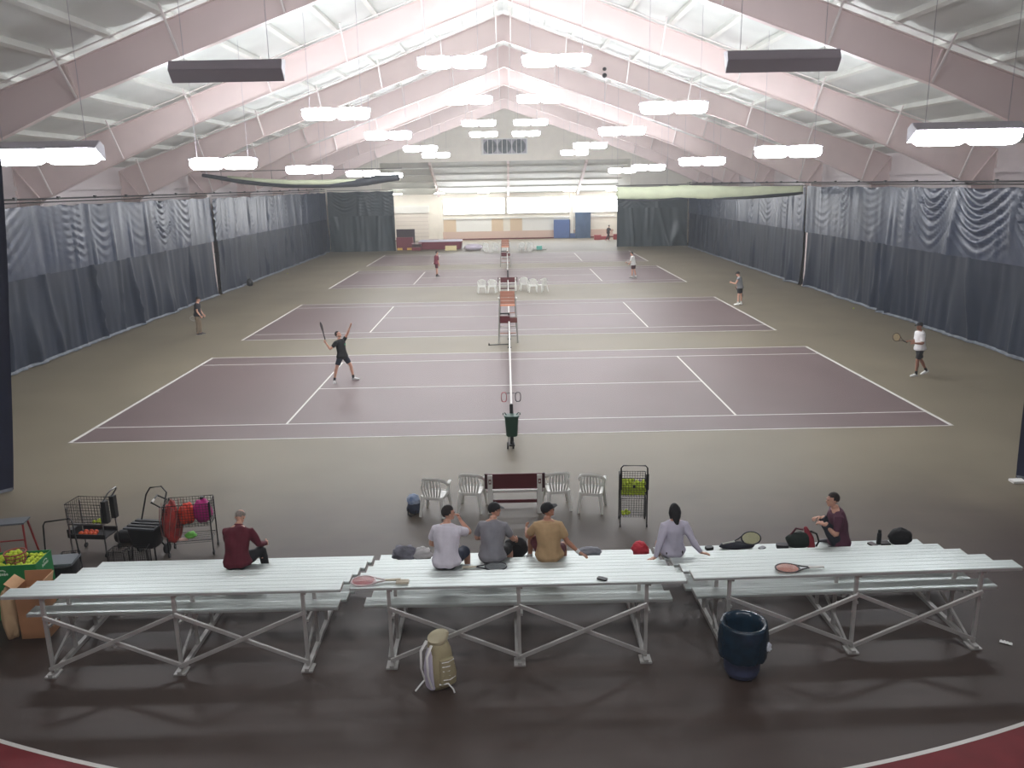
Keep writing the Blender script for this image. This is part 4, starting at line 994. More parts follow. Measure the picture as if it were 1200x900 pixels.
cm_ = Matrix.Translation((2.33,-5.95,0)) @ Matrix.Rotation(R(-4), 4, 'Z')
for kz in range(4):
    for ix in range(7):
        for iy in range(5):
            if kz == 3 and random.random() < 0.45: continue
            p = V((-0.2+0.066*ix+random.uniform(-.002,.002)+0.016*(kz % 2)-0.008, -0.145+0.068*iy+0.01*(kz % 2), 0.665+0.06*kz+random.uniform(0,.002)))
            ball(cm_ @ p, 'yellow tennis ball heaped in the upper basket of the tall black ball cart', 'tennis balls in the upper basket of the black ball cart')
for p in ((-0.19,-0.12,.238),(-0.12,-0.1,.238),(-0.15,-0.04,.238),(-0.08,-0.05,.238),(-0.13,-0.08,.29),(-0.2,-0.03,.238)):
    ball(cm_ @ V(p), 'yellow tennis ball lying in the lower basket of the tall black ball cart', 'tennis balls in the lower basket of the black ball cart')

# wire teaching cart at left
c = empty('wire_cart', (-7.72,-6.8,0), -6, 'grey wire cart with a silver handle and a lower tray of orange balls, left of the bleacher', 'cart')
wire_box(c, 'basket', -0.42, 0.26, -0.2, 0.2, 0.62, 1.02, m_wire, step=0.055)
for x in (-0.4, 0.26):
    for y in (-0.2, 0.2): MB().bar((x,y,0.08), (x,y,0.95), 0.02, 0.02, ref=(1,0,0)).build('leg', m_chrome, c); castor(c, x, y)
for y in (-0.12, 0.14): MB().box((0.3,y,0.86), (0.09,0.10,0.42)).build('side_panel', m_black, c)
MB().tube([(0.28,-0.14,1.05),(0.4,-0.14,1.22),(0.42,-0.08,1.26),(0.42,0.1,1.26),(0.38,0.16,1.2),(0.27,0.16,1.05)], 0.013, 8).build('handle', m_chrome, c, smooth=60)
MB().box((-0.07,0,0.36), (0.66,0.4,0.02)).build('tray', m_wire, c)
for y in (-0.2, 0.2): MB().box((-0.07,y,0.40), (0.68,0.02,0.08)).build('tray_edge', m_wire, c)
MB().box((-0.07,-0.21,0.64), (0.68,0.02,0.03)).build('basket_edge', m_chrome, c)
MB().box((-0.44,0,0.42), (0.1,0.3,0.16)).build('end_box', m_black, c)
cm_ = Matrix.Translation((-7.72,-6.8,0)) @ Matrix.Rotation(R(-6), 4, 'Z')
for p in ((0.05,-0.12,.66),(0.12,-0.1,.66),(0.19,-0.13,.66),(0.1,-0.04,.66),(0.2,-0.05,.66)):
    ball(cm_ @ V(p), 'yellow tennis ball in the grey wire cart with the silver handle', 'tennis balls in the grey wire cart')
m_or = mat('orange_ball', (236,120,50), 0.6, c2=(226,60,50), scale=12)
for i, p in enumerate(((-0.26,-0.09,.41),(-0.17,-0.1,.41),(-0.08,-0.09,.41),(0.01,-0.1,.41),(-0.22,0.0,.41),(-0.12,0.01,.41),(-0.02,0.0,.41))):
    o = MB().ell((0,0,0), (0.042,0.042,0.042)).build('foam_ball', m_or, None, smooth=180, loc=cm_ @ V(p))
    tag(o, 'orange and red foam ball on the lower tray of the grey wire cart', 'ball', 'orange foam balls on the cart tray')
# black tub cart
c = empty('tub_cart', (-6.72,-7.0,0), -10, 'black lidded tub cart with a tall black push handle, between the two wire carts', 'cart')
MB().loft([(0,0,0.22),(0,0,0.25),(0,0,0.58),(0,0,0.6)], [(0.22,0.16),(0.24,0.18),(0.29,0.21),(0.29,0.21)], n=20, dome=0, sq=0.45).build('tub', m_black, c, smooth=35)
ld = MB().box((0,0,0.615), (0.6,0.44,0.03)).build('lid', mat('dark_grey_lid', (62,66,72), 0.4), c)
for y in (-0.12, 0.0, 0.12): MB().box((0,y,0.64), (0.54,0.05,0.02)).build('lid_rib', m_black, ld)
for s in (-1, 1):
    MB().bar((s*0.24,-0.16,0), (s*0.22,-0.14,0.25), 0.025, 0.025).build('leg', m_wire, c)
    MB().lathe([(0.02,-0.02),(0.1,-0.02),(0.1,0.02),(0.02,0.02)], 18).build('wheel', m_black, c, smooth=40, loc=(s*0.27,0.16,0.1), rot=(0,R(90),0))
    MB().bar((s*0.27,0.16,0.1), (s*0.2,0.1,0.26), 0.025, 0.025).build('axle_arm', m_wire, c)
MB().tube([(-0.2,0.18,0.6),(-0.12,0.3,1.08),(-0.05,0.34,1.2),(0.18,0.34,1.24),(0.3,0.3,1.14),(0.22,0.14,0.6)], 0.014, 8).build('handle', m_wire, c, smooth=60)
# shopping cart with red net bag and magenta bag
c = empty('shopping_cart', (-5.98,-6.85,0), 8, 'dark wire shopping cart holding red and magenta bags, left of the maroon-jacketed person', 'cart')
wire_box(c, 'basket', -0.38, 0.42, -0.22, 0.22, 0.58, 1.0, m_wire, step=0.055)
for x in (-0.36, 0.42):
    for y in (-0.2, 0.2): MB().bar((x,y,0.08), (x,y,1.0), 0.02, 0.02, ref=(1,0,0)).build('post', m_wire, c); castor(c, x, y)
MB().box((0.43,-0.2,0.88), (0.03,0.03,0.3)).build('corner_plate', m_black, c)
wire_box(c, 'shelf', -0.36, 0.4, -0.2, 0.2, 0.26, 0.3, m_wire, step=0.08, sides='n')
MB().tube([(-0.4,0.2,0.98),(-0.56,0.2,1.08),(-0.56,-0.18,1.08),(-0.4,-0.2,0.98)], 0.016, 8).build('handle', m_black, c, smooth=60)
MB().tube([(-0.56,-0.02,1.08),(-0.56,-0.15,1.08)], 0.02, 8).build('handle_grip', m_plast, c, smooth=60)
def blob(name, loc, r, m, label, cat, seed, amp=0.25, freq=4.0, rz=0, parent=None, flat=0.0):
    mb = MB(); mb.ell((0,0,0), (1,1,1), 28, 18)
    v = []
    for p in mb.v:
        p = V(p); k = 1+amp*noise.noise(p*freq*0.5+V((seed,0,0)))+amp*0.5*noise.noise(p*freq*1.3+V((0,seed,0)))
        q = V((p.x*r[0]*k, p.y*r[1]*k, p.z*r[2]*k))
        if q.z < -r[2]*0.75: q.z = -r[2]*0.75
        v.append(tuple(q+V((0,0,r[2]*0.75))))
    mb.v = v
    o = mb.build(name, m, parent, smooth=180, loc=loc, rot=(0,0,R(rz)))
    if label: tag(o, label, cat)
    return o
m_red = mat('red_net', (196,58,50), 0.7, c2=(132,58,56), scale=9, bump=0.4)
bg = empty('red_net_bag', (-6.26,-6.98,0.28), 4, 'bright red net bag draped over the left end of the shopping cart', 'bag')
blob('bag_body', (0.02,0,0), (0.15,0.19,0.43), m_red, None, None, 91, amp=0.3, freq=5.0, parent=bg)
nt = MB()
for k in range(12):
    a = 2*math.pi*k/12; nt.tube([(0.125*math.cos(a),0.105*math.sin(a),0.02),(0.18*math.cos(a),0.18*math.sin(a),0.15),(0.02+0.21*math.cos(a+.2),0.23*math.sin(a+.2),0.45),(0.05+0.21*math.cos(a+.3),0.02+0.24*math.sin(a+.3),0.72)], 0.006, 4)
nt.build('netting', mat('grey_net', (150,110,104), 0.7), bg)
blob('orange_bag', (-5.99,-6.88,0.60), (0.15,0.17,0.2), mat('orange_red_cloth', (222,66,42), 0.7, bump=0.4, scale=10), 'orange-red cloth bag in the shopping cart beside the magenta bag', 'bag', 4)
mg = blob('magenta_bag', (-5.72,-6.82,0.60), (0.17,0.17,0.24), mat('magenta_cloth', (186,26,124), 0.65, bump=0.4, scale=9), 'magenta bag standing in the right half of the shopping cart', 'bag', 8, amp=0.15)
MB().box((0.0,0.02,0.42), (0.06,0.05,0.08)).build('buckle', m_black, mg)
blob('green_cap', (-5.96,-6.9,0.305), (0.1,0.09,0.06), mat('lime_cloth', (120,200,80), 0.7, c2=(90,170,60), scale=8), 'lime green cap on the lower shelf of the shopping cart', 'cap', 12)
tag(MB().box((0,0,0.01), (0.24,0.1,0.02)).build('paper_roll', mat('pink_paper', (226,190,178), 0.6), None, loc=(-6.1,-7.0,0.303), rot=(0,0,0.1)), 'pale pink folded paper on the lower shelf edge of the shopping cart', 'paper')
# wire ball pick-up hoppers and a dark bag between the carts and the bleacher
hop = None
for i, (x, y, rz, lb) in enumerate(((-6.62,-7.55,8,'dark wire ball pick-up basket, nearest the shopping cart, against the bleacher'), (-6.97,-7.6,-6,'dark wire ball pick-up basket in the middle of three, against the bleacher'), (-7.75,-7.75,12,'dark wire ball pick-up basket nearest the grey-lidded handle cart'))):
    if hop is None:
        hop = empty('pickup_basket', (x,y,0), rz)
        wire_box(hop, 'basket', -0.14, 0.14, -0.12, 0.12, 0.1, 0.42, m_wire, step=0.035, r=0.003)
        for s in (-1, 1): MB().tube([(s*0.15,-0.1,0.42),(s*0.16,-0.06,0.0),(s*0.16,0.06,0.0),(s*0.15,0.1,0.42)], 0.006, 5).build('handle', m_wire, hop)
        o = hop
    else: o = copy_tree(hop, loc=(x,y,0), rz=rz)
    tag(o, lb, 'basket', 'ball pick-up baskets')
bb = empty('equipment_bag', (-7.2,-6.35,0), 8, 'long low black equipment bag lying on the floor between the carts', 'bag')
MB().loft([(-0.4,0,0.11),(-0.3,0,0.13),(0.3,0,0.13),(0.4,0,0.11)], [(0.09,0.09),(0.13,0.13),(0.13,0.13),(0.09,0.09)], ref=(0,1,0), n=16, dome=0.3).build('bag_body', m_black, bb, smooth=60)
MB().tube([(-0.15,-0.1,0.2),(-0.1,-0.05,0.32),(0.1,-0.05,0.32),(0.15,-0.1,0.2)], 0.012, 6).build('strap', m_wire, bb)
# handle cart with grey lid, red framed stand, green bin with balls, brown carton
c = empty('handle_cart', (-7.66,-8.25,0), 6, 'black box cart with grey lid and tall black loop handle, behind the green bin', 'cart')
MB().loft([(0,0,0.1),(0,0,0.5)], [(0.25,0.19),(0.29,0.22)], n=20, dome=0, sq=0.4).build('box', m_black, c, smooth=35)
MB().box((0,0.04,0.52), (0.56,0.4,0.04)).build('lid', mat('grey_lid', (110,116,122), 0.5), c)
MB().tube([(-0.28,0.2,0.4),(-0.27,0.28,1.06),(-0.24,0.29,1.12),(0.16,0.29,1.16),(0.2,0.28,1.12),(0.28,0.2,0.4)], 0.014, 8).build('handle', m_wire, c, smooth=60)
for s in (-1, 1): MB().lathe([(0.02,-0.02),(0.1,-0.02),(0.1,0.02),(0.02,0.02)], 18).build('wheel', m_black, c, smooth=40, loc=(s*0.26,0.12,0.1), rot=(0,R(90),0)); MB().box((s*0.22,-0.16,0.05), (0.05,0.05,0.1)).build('foot', m_black, c)
c = empty('folding_stand', (-9.0,-7.3,0), 10, 'red-legged folding stand with a grey top at the left edge', 'stand')
MB().box((0,0,0.85), (0.62,0.3,0.03)).build('top', mat('grey_board', (92,96,102), 0.5), c)
m_rl = mat('red_tube', (150,44,44), 0.45)
for s in (-1, 1):
    for y in (-1, 1): MB().tube([(s*0.27,y*0.1,0.84),(s*0.33,y*0.28,0)], 0.018, 8).build('leg', m_rl, c, smooth=60)
MB().tube([(-0.29,-0.16,0.55),(0.29,-0.16,0.55)], 0.014, 8).build('cross_tube', m_rl, c, smooth=60)
gbx = empty('ball_bin', (-7.98,-8.95,0), 5, 'green open bin of tennis balls with pale lettering, at the left end of the bleachers', 'bin')
m_gr = mat('green_card', (22,128,66), 0.5, var=0.05, scale=3)
GX, GY, GZ = 0.5, 0.26, 0.92
for s in (-1, 1):
    MB().box((0,s*GY,GZ/2), (2*GX,0.012,GZ)).build('long_side', m_gr, gbx)
    MB().box((s*GX,0,GZ/2), (0.012,2*GY,GZ)).build('short_side', m_gr, gbx)
MB().box((0,0,0.80), (2*GX-0.02,2*GY-0.02,0.02)).build('inner_tray', m_gr, gbx)
lg = MB()   # pale emblem over an unreadable word: strokes only
for k, x in enumerate((-0.09,-0.055,-0.02,0.015,0.05,0.085)): lg.box((x,0,0), (0.022,0.003,0.035 if k % 2 else 0.045))
lg.box((0,0,-0.005), (0.2,0.003,0.012)); lg.loft([(-0.06,0,0.04),(-0.02,0,0.065),(0.03,0,0.068),(0.07,0,0.045)], [(0.01,0.002)]*4, ref=(0,0,1), n=6, dome=0)
o = lg.build('pale_lettering', mat('pale_print', (206,226,206), 0.6), gbx, loc=(-0.02,-GY-0.008,0.78))
o2 = dup(o, gbx, (GX+0.008,0.02,0.8)); o2.rotation_euler = (0,0,R(90))
gm_ = Matrix.Translation((-7.98,-8.95,0)) @ Matrix.Rotation(R(5), 4, 'Z')
for ix in range(13):
    for iy in range(7):
        x, y = -0.44+0.0735*ix, -0.215+0.0715*iy
        if (x-0.08)**2+(y-0.02)**2 < 0.2**2: continue
        ball(gm_ @ V((x+random.uniform(-.003,.003), y+random.uniform(-.003,.003), 0.846+random.uniform(0,.03)+0.03*math.cos(x*3))), 'yellow tennis ball loose in the green bin at the left end of the bleachers', 'tennis balls in the green bin')
rb = empty('red_basket', tuple(gm_ @ V((0.08,0.02,0.825))), 0, 'round reddish wire basket of tennis balls sitting on the green bin', 'basket')
m_rw = mat('red_wicker', (164,78,66), 0.6)
for i, z in enumerate((0.0,0.06,0.12,0.18)): MB().tube([((0.13+0.025*i/3)*math.cos(t), (0.13+0.025*i/3)*math.sin(t), z+0.01) for t in [2*math.pi*k/24 for k in range(24)]], 0.007 if i < 3 else 0.012, 6, close=True).build('hoop', m_rw, rb, smooth=60)
sp_ = MB()
for k in range(18):
    t = 2*math.pi*k/18; sp_.tube([(0.13*math.cos(t),0.13*math.sin(t),0.01),(0.155*math.cos(t),0.155*math.sin(t),0.19)], 0.004, 4)
sp_.build('stakes', m_rw, rb); MB().lathe([(0.13,0),(0.13,0.012)], 20).build('basket_floor', m_rw, rb)
for k, (r, n, z) in enumerate(((0.09,7,0.05),(0.0,1,0.05),(0.088,7,0.115),(0.0,1,0.115),(0.075,5,0.175),(0,1,0.185))):
    for i in range(n):
        t = 2*math.pi*i/n + k; ball(rb.location + V((r*math.cos(t), r*math.sin(t), z)), 'yellow tennis ball in the round reddish basket on the green bin', 'tennis balls in the red basket')
ct = empty('cardboard_carton', (-7.26,-9.6,0), 4, 'open brown cardboard carton at the left end of the bleachers, before the green bin', 'box')
m_cb = mat('cardboard', (172,124,86), 0.8, var=0.06, scale=6); m_cb2 = mat('cardboard_inner', (204,160,118), 0.8)
for s in (-1, 1):
    MB().box((0,s*0.17,0.40), (0.40,0.012,0.80)).build('long_side', m_cb, ct); MB().box((s*0.20,0,0.40), (0.012,0.34,0.80)).build('short_side', m_cb, ct)
MB().box((0,0,0.68), (0.38,0.32,0.02)).build('inner_fold', m_cb, ct)
MB().box((0,0.18,0.87), (0.40,0.012,0.15), Matrix.Rotation(-0.15,3,'X')).build('flap', m_cb, ct)
MB().box((0.215,0,0.87), (0.012,0.32,0.14), Matrix.Rotation(0.25,3,'Y')).build('flap', m_cb2, ct)
MB().box((-0.27,0,0.85), (0.012,0.32,0.18), Matrix.Rotation(-0.9,3,'Y')).build('flap', m_cb2, ct)
MB().box((0,-0.21,0.80), (0.38,0.012,0.11), Matrix.Rotation(1.1,3,'X')).build('flap', m_cb, ct)
blob('crumpled_paper_bag', (-7.62,-9.72,0.0), (0.11,0.12,0.46), mat('kraft_paper', (196,166,128), 0.8, bump=0.5, scale=10), 'crumpled tan paper bag standing left of the brown carton', 'bag', 3, amp=0.2)

# ------------------------------------------------------------------ things lying on the bleachers
def flat(name, loc, size, rz, m, label, cat):
    o = MB().loft([(0,0,0.0),(0,0,size[2]*0.5),(0,0,size[2])], [(size[0]/2,size[1]/2)]*3, n=20, dome=0, sq=0.35).build(name, m, None, smooth=40, loc=loc, rot=(0,0,R(rz)))
    return tag(o, label, cat)
def zrow(k): return RISE[k]
racket((-1.68,-10.58,1.262), (-1,-0.03,0.0), (0.0,-0.06,1), 'red-strung red and white racket on the top row of the middle bleacher, left end', (206,190,190), (196,84,92), (206,196,176))
tag(MB().box((0,0,0.025), (0.17,0.09,0.03)).build('cap_pouch', mat('beige_pouch', (190,180,160), 0.7), None, loc=(-1.56,-10.62,1.225)), 'small beige pouch under the grip of the red-strung racket', 'pouch')
racket((4.2,-10.46,1.262), (-1,-0.02,0.0), (0,-0.04,1), 'black racket with orange-red strings and a white grip on the right bleacher top row', (36,30,34), (216,132,110), (238,236,230))
racket((3.62,-8.06,0.52), (0.92,0.12,0.13), (-0.1,-0.5,0.85), 'black racket with yellow strings propped on a dark bag, right bleacher front row', (30,32,36), (206,206,140), (206,206,196))
blob('racket_bag', (3.78,-8.06,0.43), (0.3,0.10,0.06), mat('dark_navy_cloth', (34,38,50), 0.7, bump=0.3, scale=8), 'dark flat racket bag under the yellow-strung racket', 'bag', 6, amp=0.12)
flat('phone', (1.18,-10.64,1.235), (0.14,0.075,0.02), -30, m_black, 'black phone on the top row of the middle bleacher, right of centre', 'phone')
flat('wallet', (3.3,-8.1,0.43), (0.13,0.1,0.05), 20, m_black, 'small black pouch on the front row left of the yellow-strung racket', 'pouch')
flat('phone', (4.2,-8.1,0.43), (0.13,0.08,0.02), 35, mat('grey_case', (96,98,106), 0.4), 'grey phone on the front row right of the yellow-strung racket', 'phone')
flat('shoe_pouch', (4.55,-8.08,0.43), (0.2,0.13,0.06), -8, mat('charcoal_cloth', (52,52,56), 0.6), 'charcoal pouch on the front row left of the green and red backpack', 'pouch')
flat('phone', (6.1,-8.06,0.43), (0.11,0.16,0.025), 20, mat('grey_case2', (88,80,82), 0.4), 'dark grey phone on the front row beside the plum-shirted person', 'phone')
bt = empty('water_bottle', (6.22,-8.02,0.43), 0, 'black water bottle standing on the front row of the right bleacher', 'bottle')
MB().lathe([(0.0,0),(0.038,0.0),(0.04,0.01),(0.04,0.17),(0.036,0.2),(0.024,0.215),(0.0,0.216)], 18, cap=False).build('body', mat('bottle_black', (34,38,40), 0.3), bt, smooth=50)
MB().lathe([(0.026,0.21),(0.028,0.215),(0.028,0.25),(0.018,0.262),(0.0,0.262)], 16, cap=False).build('cap', m_black, bt, smooth=50)
hb_ = blob('black_bag', (6.58,-8.02,0.43), (0.2,0.13,0.16), mat('black_cloth', (20,20,23), 0.8, bump=0.3, scale=9), 'rounded black bag on the front row near the right end, past the bottle', 'bag', 15, amp=0.12)
MB().box((-0.26,0,0.015), (0.16,0.14,0.03)).build('flap', m_black, hb_)
bp_ = empty('backpack', (4.88,-8.05,0.43), 0, 'dark green backpack with red panel on the front row beside the seated plum-shirted person', 'backpack')
blob('body', (-0.04,0,0), (0.22,0.12,0.15), mat('dark_green_cloth', (30,44,38), 0.8, bump=0.3, scale=9), None, None, 22, amp=0.12, parent=bp_)
MB().loft([(0.16,0.0,0.0),(0.13,0.0,0.16),(0.06,0.02,0.34)], [(0.08,0.1),(0.07,0.09),(0.03,0.03)], ref=(1,0,0), n=12).build('red_panel', mat('crimson_cloth', (142,36,52), 0.7, bump=0.3, scale=9), bp_, smooth=60)
MB().tube([(0.12,-0.05,0.3),(0.22,-0.08,0.26),(0.27,-0.08,0.12),(0.24,-0.05,0.02)], 0.016, 6).build('strap', m_black, bp_, smooth=60)
MB().tube([(-0.2,0,0.2),(-0.1,0.02,0.32),(0.02,0,0.31)], 0.02, 6).build('strap', mat('maroon_strap', (90,40,50), 0.7), bp_, smooth=60)
blob('red_jacket', (2.1,-8.26,0.43), (0.14,0.12,0.13), mat('scarlet_cloth', (206,50,66), 0.7, bump=0.5, scale=10), 'crumpled red jacket on the front row beside the white-topped person', 'jacket', 31, amp=0.3)
blob('folded_shirt', (1.26,-8.2,0.43), (0.2,0.11,0.07), mat('grey_cloth', (142,144,152), 0.8, bump=0.5, scale=12), 'grey crumpled cloth on the front row right of the tan-shirted person', 'cloth', 33, amp=0.25)
blob('grey_jacket', (-1.84,-8.22,0.43), (0.2,0.12,0.13), mat('lilac_grey_cloth', (150,150,164), 0.8, c2=(104,104,112), scale=7, bump=0.5), 'crumpled lilac-grey jacket on the front row at the left of the middle bleacher', 'jacket', 35, amp=0.35)
blob('white_towel', (-1.56,-8.22,0.43), (0.16,0.12,0.11), mat('off_white_cloth', (206,204,204), 0.8, bump=0.5, scale=9), 'off-white crumpled towel on the front row beside the lilac-grey jacket', 'towel', 37, amp=0.3)
bk = blob('black_backpack', (0.02,-8.2,0.43), (0.2,0.14,0.2), mat('black_nylon', (24,24,28), 0.6, bump=0.3, scale=8), 'bulky black backpack on the front row between the grey and tan shirts', 'backpack', 41, amp=0.12)
MB().tube([(-0.08,-0.12,0.22),(0.0,-0.16,0.3),(0.08,-0.12,0.24)], 0.014, 6).build('strap', m_wire, bk, smooth=60)
racket((-0.72,-9.42,0.852), (1,0.02,0.0), (0.0,-0.04,1), 'black racket lying behind the grey-shirted person, with a beige grip', (44,46,52), (110,114,120), (206,196,176))
pk = empty('hiking_backpack', (-1.03,-11.17,0), 32, 'tan and white backpack standing on the floor behind the middle bleacher', 'backpack')
m_olive = mat('olive_tan_cloth', (158,148,116), 0.7, var=0.1, scale=9, bump=0.3)
MB().loft([(0,0.02,0.02),(0,0,0.1),(0,0.01,0.3),(0,0.04,0.52),(0,0.08,0.66),(0,0.1,0.7)], [(0.15,0.11),(0.18,0.14),(0.18,0.14),(0.16,0.12),(0.12,0.08),(0.06,0.04)], n=22, dome=0.2, sq=0.7).build('body', m_olive, pk, smooth=60)
MB().loft([(-0.165,0.0,0.05),(-0.185,0.0,0.3),(-0.15,0.03,0.5),(-0.1,0.07,0.62)], [(0.05,0.11),(0.045,0.11),(0.035,0.08),(0.02,0.04)], ref=(1,0,0), n=14).build('back_panel', mat('lilac_mesh', (196,190,206), 0.8), pk, smooth=60)
MB().loft([(0.03,-0.13,0.1),(0.03,-0.15,0.25),(0.03,-0.12,0.45)], [(0.12,0.05),(0.12,0.05),(0.1,0.04)], n=16, sq=0.7).build('front_pocket', m_olive, pk, smooth=60)
for i, z in enumerate((0.2,0.26,0.32,0.38,0.44)):
    MB().tube([(-0.06,-0.19+0.012*i*0.6,z),(0.03,-0.205+0.02*i*0.5,z-0.012),(0.12,-0.18+0.012*i*0.6,z)], 0.007, 5).build('lace_cord', m_white, pk, smooth=60)
MB().loft([(0,0.06,0.64),(0,0.04,0.72),(-0.02,0.02,0.75)], [(0.13,0.1),(0.15,0.11),(0.09,0.06)], n=18, dome=0.3).build('top_lid', mat('pale_tan_cloth', (190,182,152), 0.7), pk, smooth=60)
for s in (-1, 1): MB().loft([(-0.14,s*0.07+0.04,0.66),(-0.24,s*0.09,0.55),(-0.25,s*0.1-0.02,0.3),(-0.2,s*0.1-0.02,0.1)], [(0.03,0.01)]*4, ref=(0,1,0), n=8).build('shoulder_strap', m_white, pk, smooth=60)
MB().tube([(-0.1,-0.14,0.12),(0.0,-0.2,0.14),(0.05,-0.24,0.06),(0.06,-0.26,0.012)], 0.012, 6).build('waist_strap', m_white, pk, smooth=60)
MB().tube([(-0.2,0.1,0.1),(-0.28,0.08,0.06),(-0.36,0.06,0.014)], 0.012, 6).build('waist_strap', m_white, pk, smooth=60)
tc = empty('trash_can', (3.03,-11.06,0), 0, 'blue round trash can with a bag liner, behind the right bleacher', 'trash can')
MB().lathe([(0.2,0.03),(0.215,0.05),(0.25,0.4),(0.275,0.74),(0.29,0.76),(0.28,0.78),(0.262,0.76),(0.235,0.1),(0.0,0.09)], 28, cap=False).build('bin', mat('bin_blue', (62,70,98), 0.5), tc, smooth=50)
lnr = MB()
lnr.grid(lambda a, b: ((lambda t, r: (r*math.cos(t), r*math.sin(t)))(2*math.pi*a, [0.20,0.235,0.252,0.30,0.312,0.328,0.328,0.315][min(7, int(b*7+0.5))] + 0.014*noise.noise(V((math.cos(2*math.pi*a)*4, math.sin(2*math.pi*a)*4, b*3))))+([0.4,0.7,0.785,0.80,0.76,0.6,0.45,0.32][min(7, int(b*7+0.5))] + 0.03*noise.noise(V((math.cos(2*math.pi*a)*3, math.sin(2*math.pi*a)*3, 5)))*(b > 0.9),)), 56, 7)
lnr.build('bag_liner', mat('liner_teal', (20,50,70), 0.25, c2=(14,36,50), scale=6), tc, smooth=180)
blob('rubbish', (0,0,0.3), (0.2,0.2,0.12), mat('rubbish_grey', (70,72,64), 0.9, bump=0.5, scale=8), None, None, 50, amp=0.3, parent=tc)
for k in range(4): MB().box((0.17*math.cos(k*1.57+0.4),0.17*math.sin(k*1.57+0.4),0.02), (0.05,0.05,0.04)).build('castor', m_black, tc)
lk = blob('bag_knot', (0.28,-0.16,0.46), (0.05,0.04,0.06), mat('liner_white', (206,212,220), 0.4), None, None, 55, amp=0.4, parent=tc)
tag(MB().grid(lambda a, b: (0.16*a-0.08, 0.07*b-0.035, 0.012+0.03*abs(noise.noise(V((a*4,b*4,1))))), 8, 6).build('paper_scrap', m_white, None, smooth=180, loc=(7.0,-10.45,0), rot=(0,0,-0.6)), 'torn white paper scrap on the floor right of the right bleacher', 'paper')
sb = empty('sports_bag', (-2.03,-5.2,0), 0, 'blue and white sports bag on the floor left of the outermost near chair', 'bag')
blob('body', (0,0,0), (0.16,0.14,0.16), mat('bag_slate', (74,84,104), 0.7, c2=(50,58,76), scale=6, bump=0.3), None, None, 61, amp=0.15, parent=sb)
blob('white_panel', (-0.02,-0.04,0.2), (0.13,0.1,0.12), mat('bag_white', (210,220,236), 0.6, c2=(110,140,190), scale=9), None, None, 63, amp=0.2, parent=sb)
MB().tube([(-0.12,-0.1,0.12),(-0.12,-0.2,0.03),(-0.05,-0.26,0.02),(0.02,-0.2,0.03),(0.04,-0.12,0.1)], 0.014, 6).build('strap', m_wire, sb, smooth=60)
tag(blob('black_ball_bag', (-17.8,35.4,0), (0.22,0.2,0.3), m_black, None, None, 71, amp=0.12), 'small black bag on the floor against the far left curtain', 'bag')
ball((17.6,20.2,0.034), 'lone tennis ball on the floor by the foot of the right curtain', None)
ball((-17.2,43.0,0.034), 'lone tennis ball on the floor by the foot of the left curtain', None)

# ------------------------------------------------------------------ far end equipment
p = empty('landing_mat', (-7.0,66.2,0), 0, 'large maroon landing mat with a pale lilac top cover at the far end', 'mat')
MB().loft([(0,0,0.02),(0,0,0.45),(0,0,0.78),(0,0,0.8)], [(2.2,1.4),(2.25,1.45),(2.25,1.45),(2.2,1.4)], n=28, dome=0, sq=0.2).build('mat_body', m_mat, p, smooth=30)
MB().loft([(0,0,0.8),(0,0,0.86)], [(2.3,1.5),(2.25,1.45)], n=28, dome=0, sq=0.2).build('top_cover', mat('lilac_cover', (214,210,226), 0.6), p, smooth=30)
p = empty('crash_mat', (-10.65,65.4,0), 0, 'upright maroon crash mat stack with a dark back at the far left', 'mat')
MB().box((0,-0.2,0.75), (1.7,0.7,1.1)).build('mat_body', m_mat, p); MB().box((0.05,0.4,1.05), (1.9,0.25,2.1)).build('dark_board', mat('dark_brown_board', (62,48,52), 0.7), p)
MB().box((0,-0.2,0.1), (1.6,0.6,0.2)).build('base', m_mat, p)
for x in (-0.5, 0.5): MB().box((x,-0.62,0.12), (0.5,0.14,0.22)).build('yellow_block', mat('yellow_foam', (236,190,90), 0.7), p)
p = empty('low_cart', (-8.55+0,64.2,0), 0, 'low maroon equipment cart between the crash mat and the landing mat', 'cart')
p.location = (-9.32, 64.0, 0)
MB().box((0,0,0.18), (0.95,0.6,0.3)).build('body', m_mat, p); MB().box((0,0.1,0.5), (0.9,0.4,0.22)).build('dark_load', mat('dark_maroon', (60,18,26), 0.5), p); MB().box((0,0.25,0.72), (1.0,0.3,0.06)).build('top_board', mat('pink_board', (206,180,184), 0.6), p)
tag(MB().box((0,0,0.23), (1.15,0.5,0.46)).build('foam_block', mat('cream_yellow_foam', (238,222,168), 0.7), None, loc=(-5.75,63.5,0)), 'cream yellow foam block in front of the maroon landing mat', 'block')
o = blob('folded_cover', (-3.45,63.6,0), (0.95,0.6,0.34), mat('lilac_tarp', (226,216,232), 0.6), 'pale lilac folded cover on the floor between the landing mat and the far chairs', 'cover', 81, amp=0.12)
p = empty('line_roller', (3.25,61.9,0), 0, 'small teal roller lying on the floor right of the far chairs', 'roller')
MB().box((0,0,0.22), (0.55,0.4,0.36)).build('body', mat('teal_plastic', (92,176,160), 0.5), p); MB().tube([(-0.75,0,0.05),(0.75,0,0.05)], 0.04, 8).build('axle', m_galv, p)
p = empty('wall_mat', (6.75,78.85,0), 0, 'blue padded mat leaning on the far wall, left of the slate cover', 'mat')
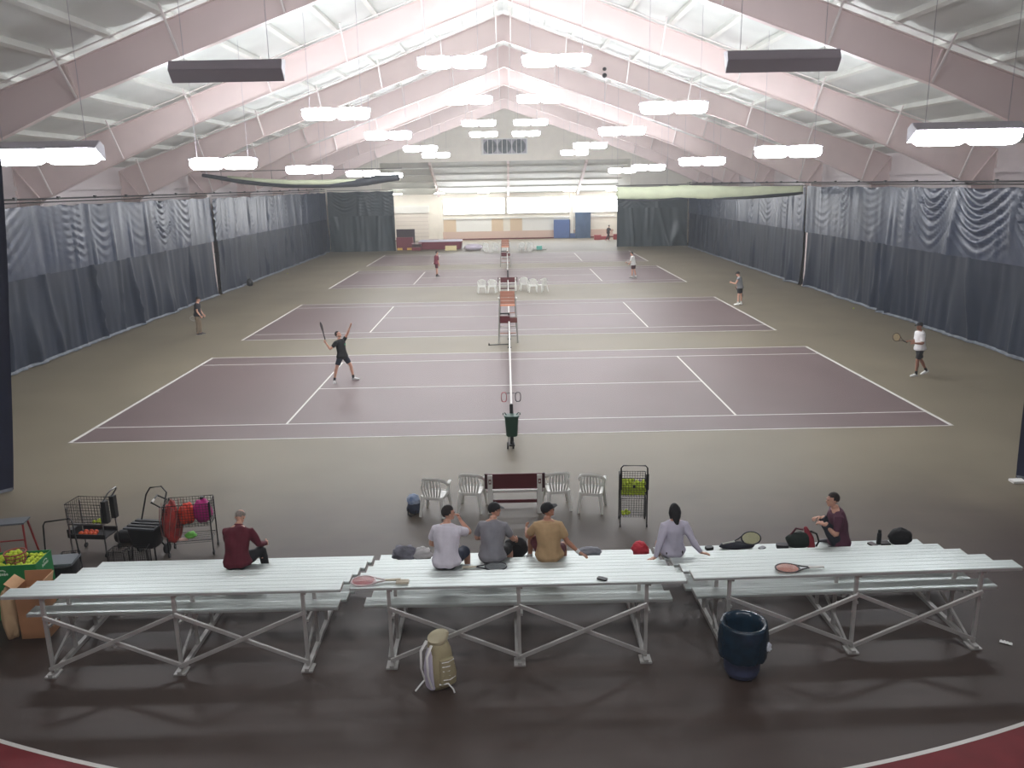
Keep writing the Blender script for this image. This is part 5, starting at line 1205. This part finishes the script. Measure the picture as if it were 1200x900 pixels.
MB().box((-0.1,0,1.12), (1.9,0.2,2.2)).build('panel', m_blue, p); MB().box((1.15,0,0.3), (0.75,0.2,0.55)).build('low_panel', m_blue, p); MB().box((0.88,-0.02,1.12), (0.08,0.24,2.2)).build('dark_edge', m_navy, p)
p = empty('covered_rack', (9.2,78.7,0), 0, 'tall slate-blue covered rack by the far wall, right of the blue mat', 'rack')
MB().grid(lambda a, b: (-0.9+1.8*a, -0.3+0.08*math.sin(a*9+b*2)+0.05*noise.noise(V((a*5,b*5,2))), 3.05*b), 24, 20).build('front_cover', m_slate, p, smooth=180)
MB().bbox((-0.9,-0.2,0), (0.9,0.25,3.05)).build('core', m_slate, p)
for i, (x, wd, h) in enumerate(((10.6,0.8,0.55),(11.5,0.9,0.35),(12.9,0.9,0.6))):
    tag(MB().box((0,0,h/2), (wd,0.5,h)).build('red_box', mat('red_vinyl', (176,60,66), 0.6), None, loc=(x,75.2 if i != 1 else 75.6,0)), 'low red foam box by the far wall, ' + ('nearest the slate-blue rack' if i == 0 else ('the flat middle one of three' if i == 1 else 'half hidden by the right end curtain')), 'box')
fx = empty('round_fitting', (7.4, 29.0, 10.6), 0, 'small dark round fitting high under the roof right of the ridge', 'fitting')
fx.location = (4.95, 21.65, 11.62)
MB().ell((0,0,0), (0.12,0.12,0.12)).build('ball', m_black, fx, smooth=180); MB().ell((0,0,0.3), (0.1,0.1,0.09)).build('clamp', m_black, fx, smooth=180)

# thin haze added to stand in for lens bloom and far glare
hz = MB().bbox((-19.6,-31.9,0.01), (19.6,67.4,14.0)).build('bloom_haze', None)
hm = bpy.data.materials.new('bloom_haze'); hm.use_nodes = True
nt = hm.node_tree; nt.nodes.clear()
out = nt.nodes.new('ShaderNodeOutputMaterial'); vs = nt.nodes.new('ShaderNodeVolumeScatter')
vs.inputs['Density'].default_value = 0.0021; vs.inputs['Anisotropy'].default_value = 0.3
nt.links.new(vs.outputs[0], out.inputs['Volume']); hz.data.materials.append(hm)
tag(hz, 'thin bright haze added through the hall in place of lens bloom', 'bloom_haze', kind='stuff')
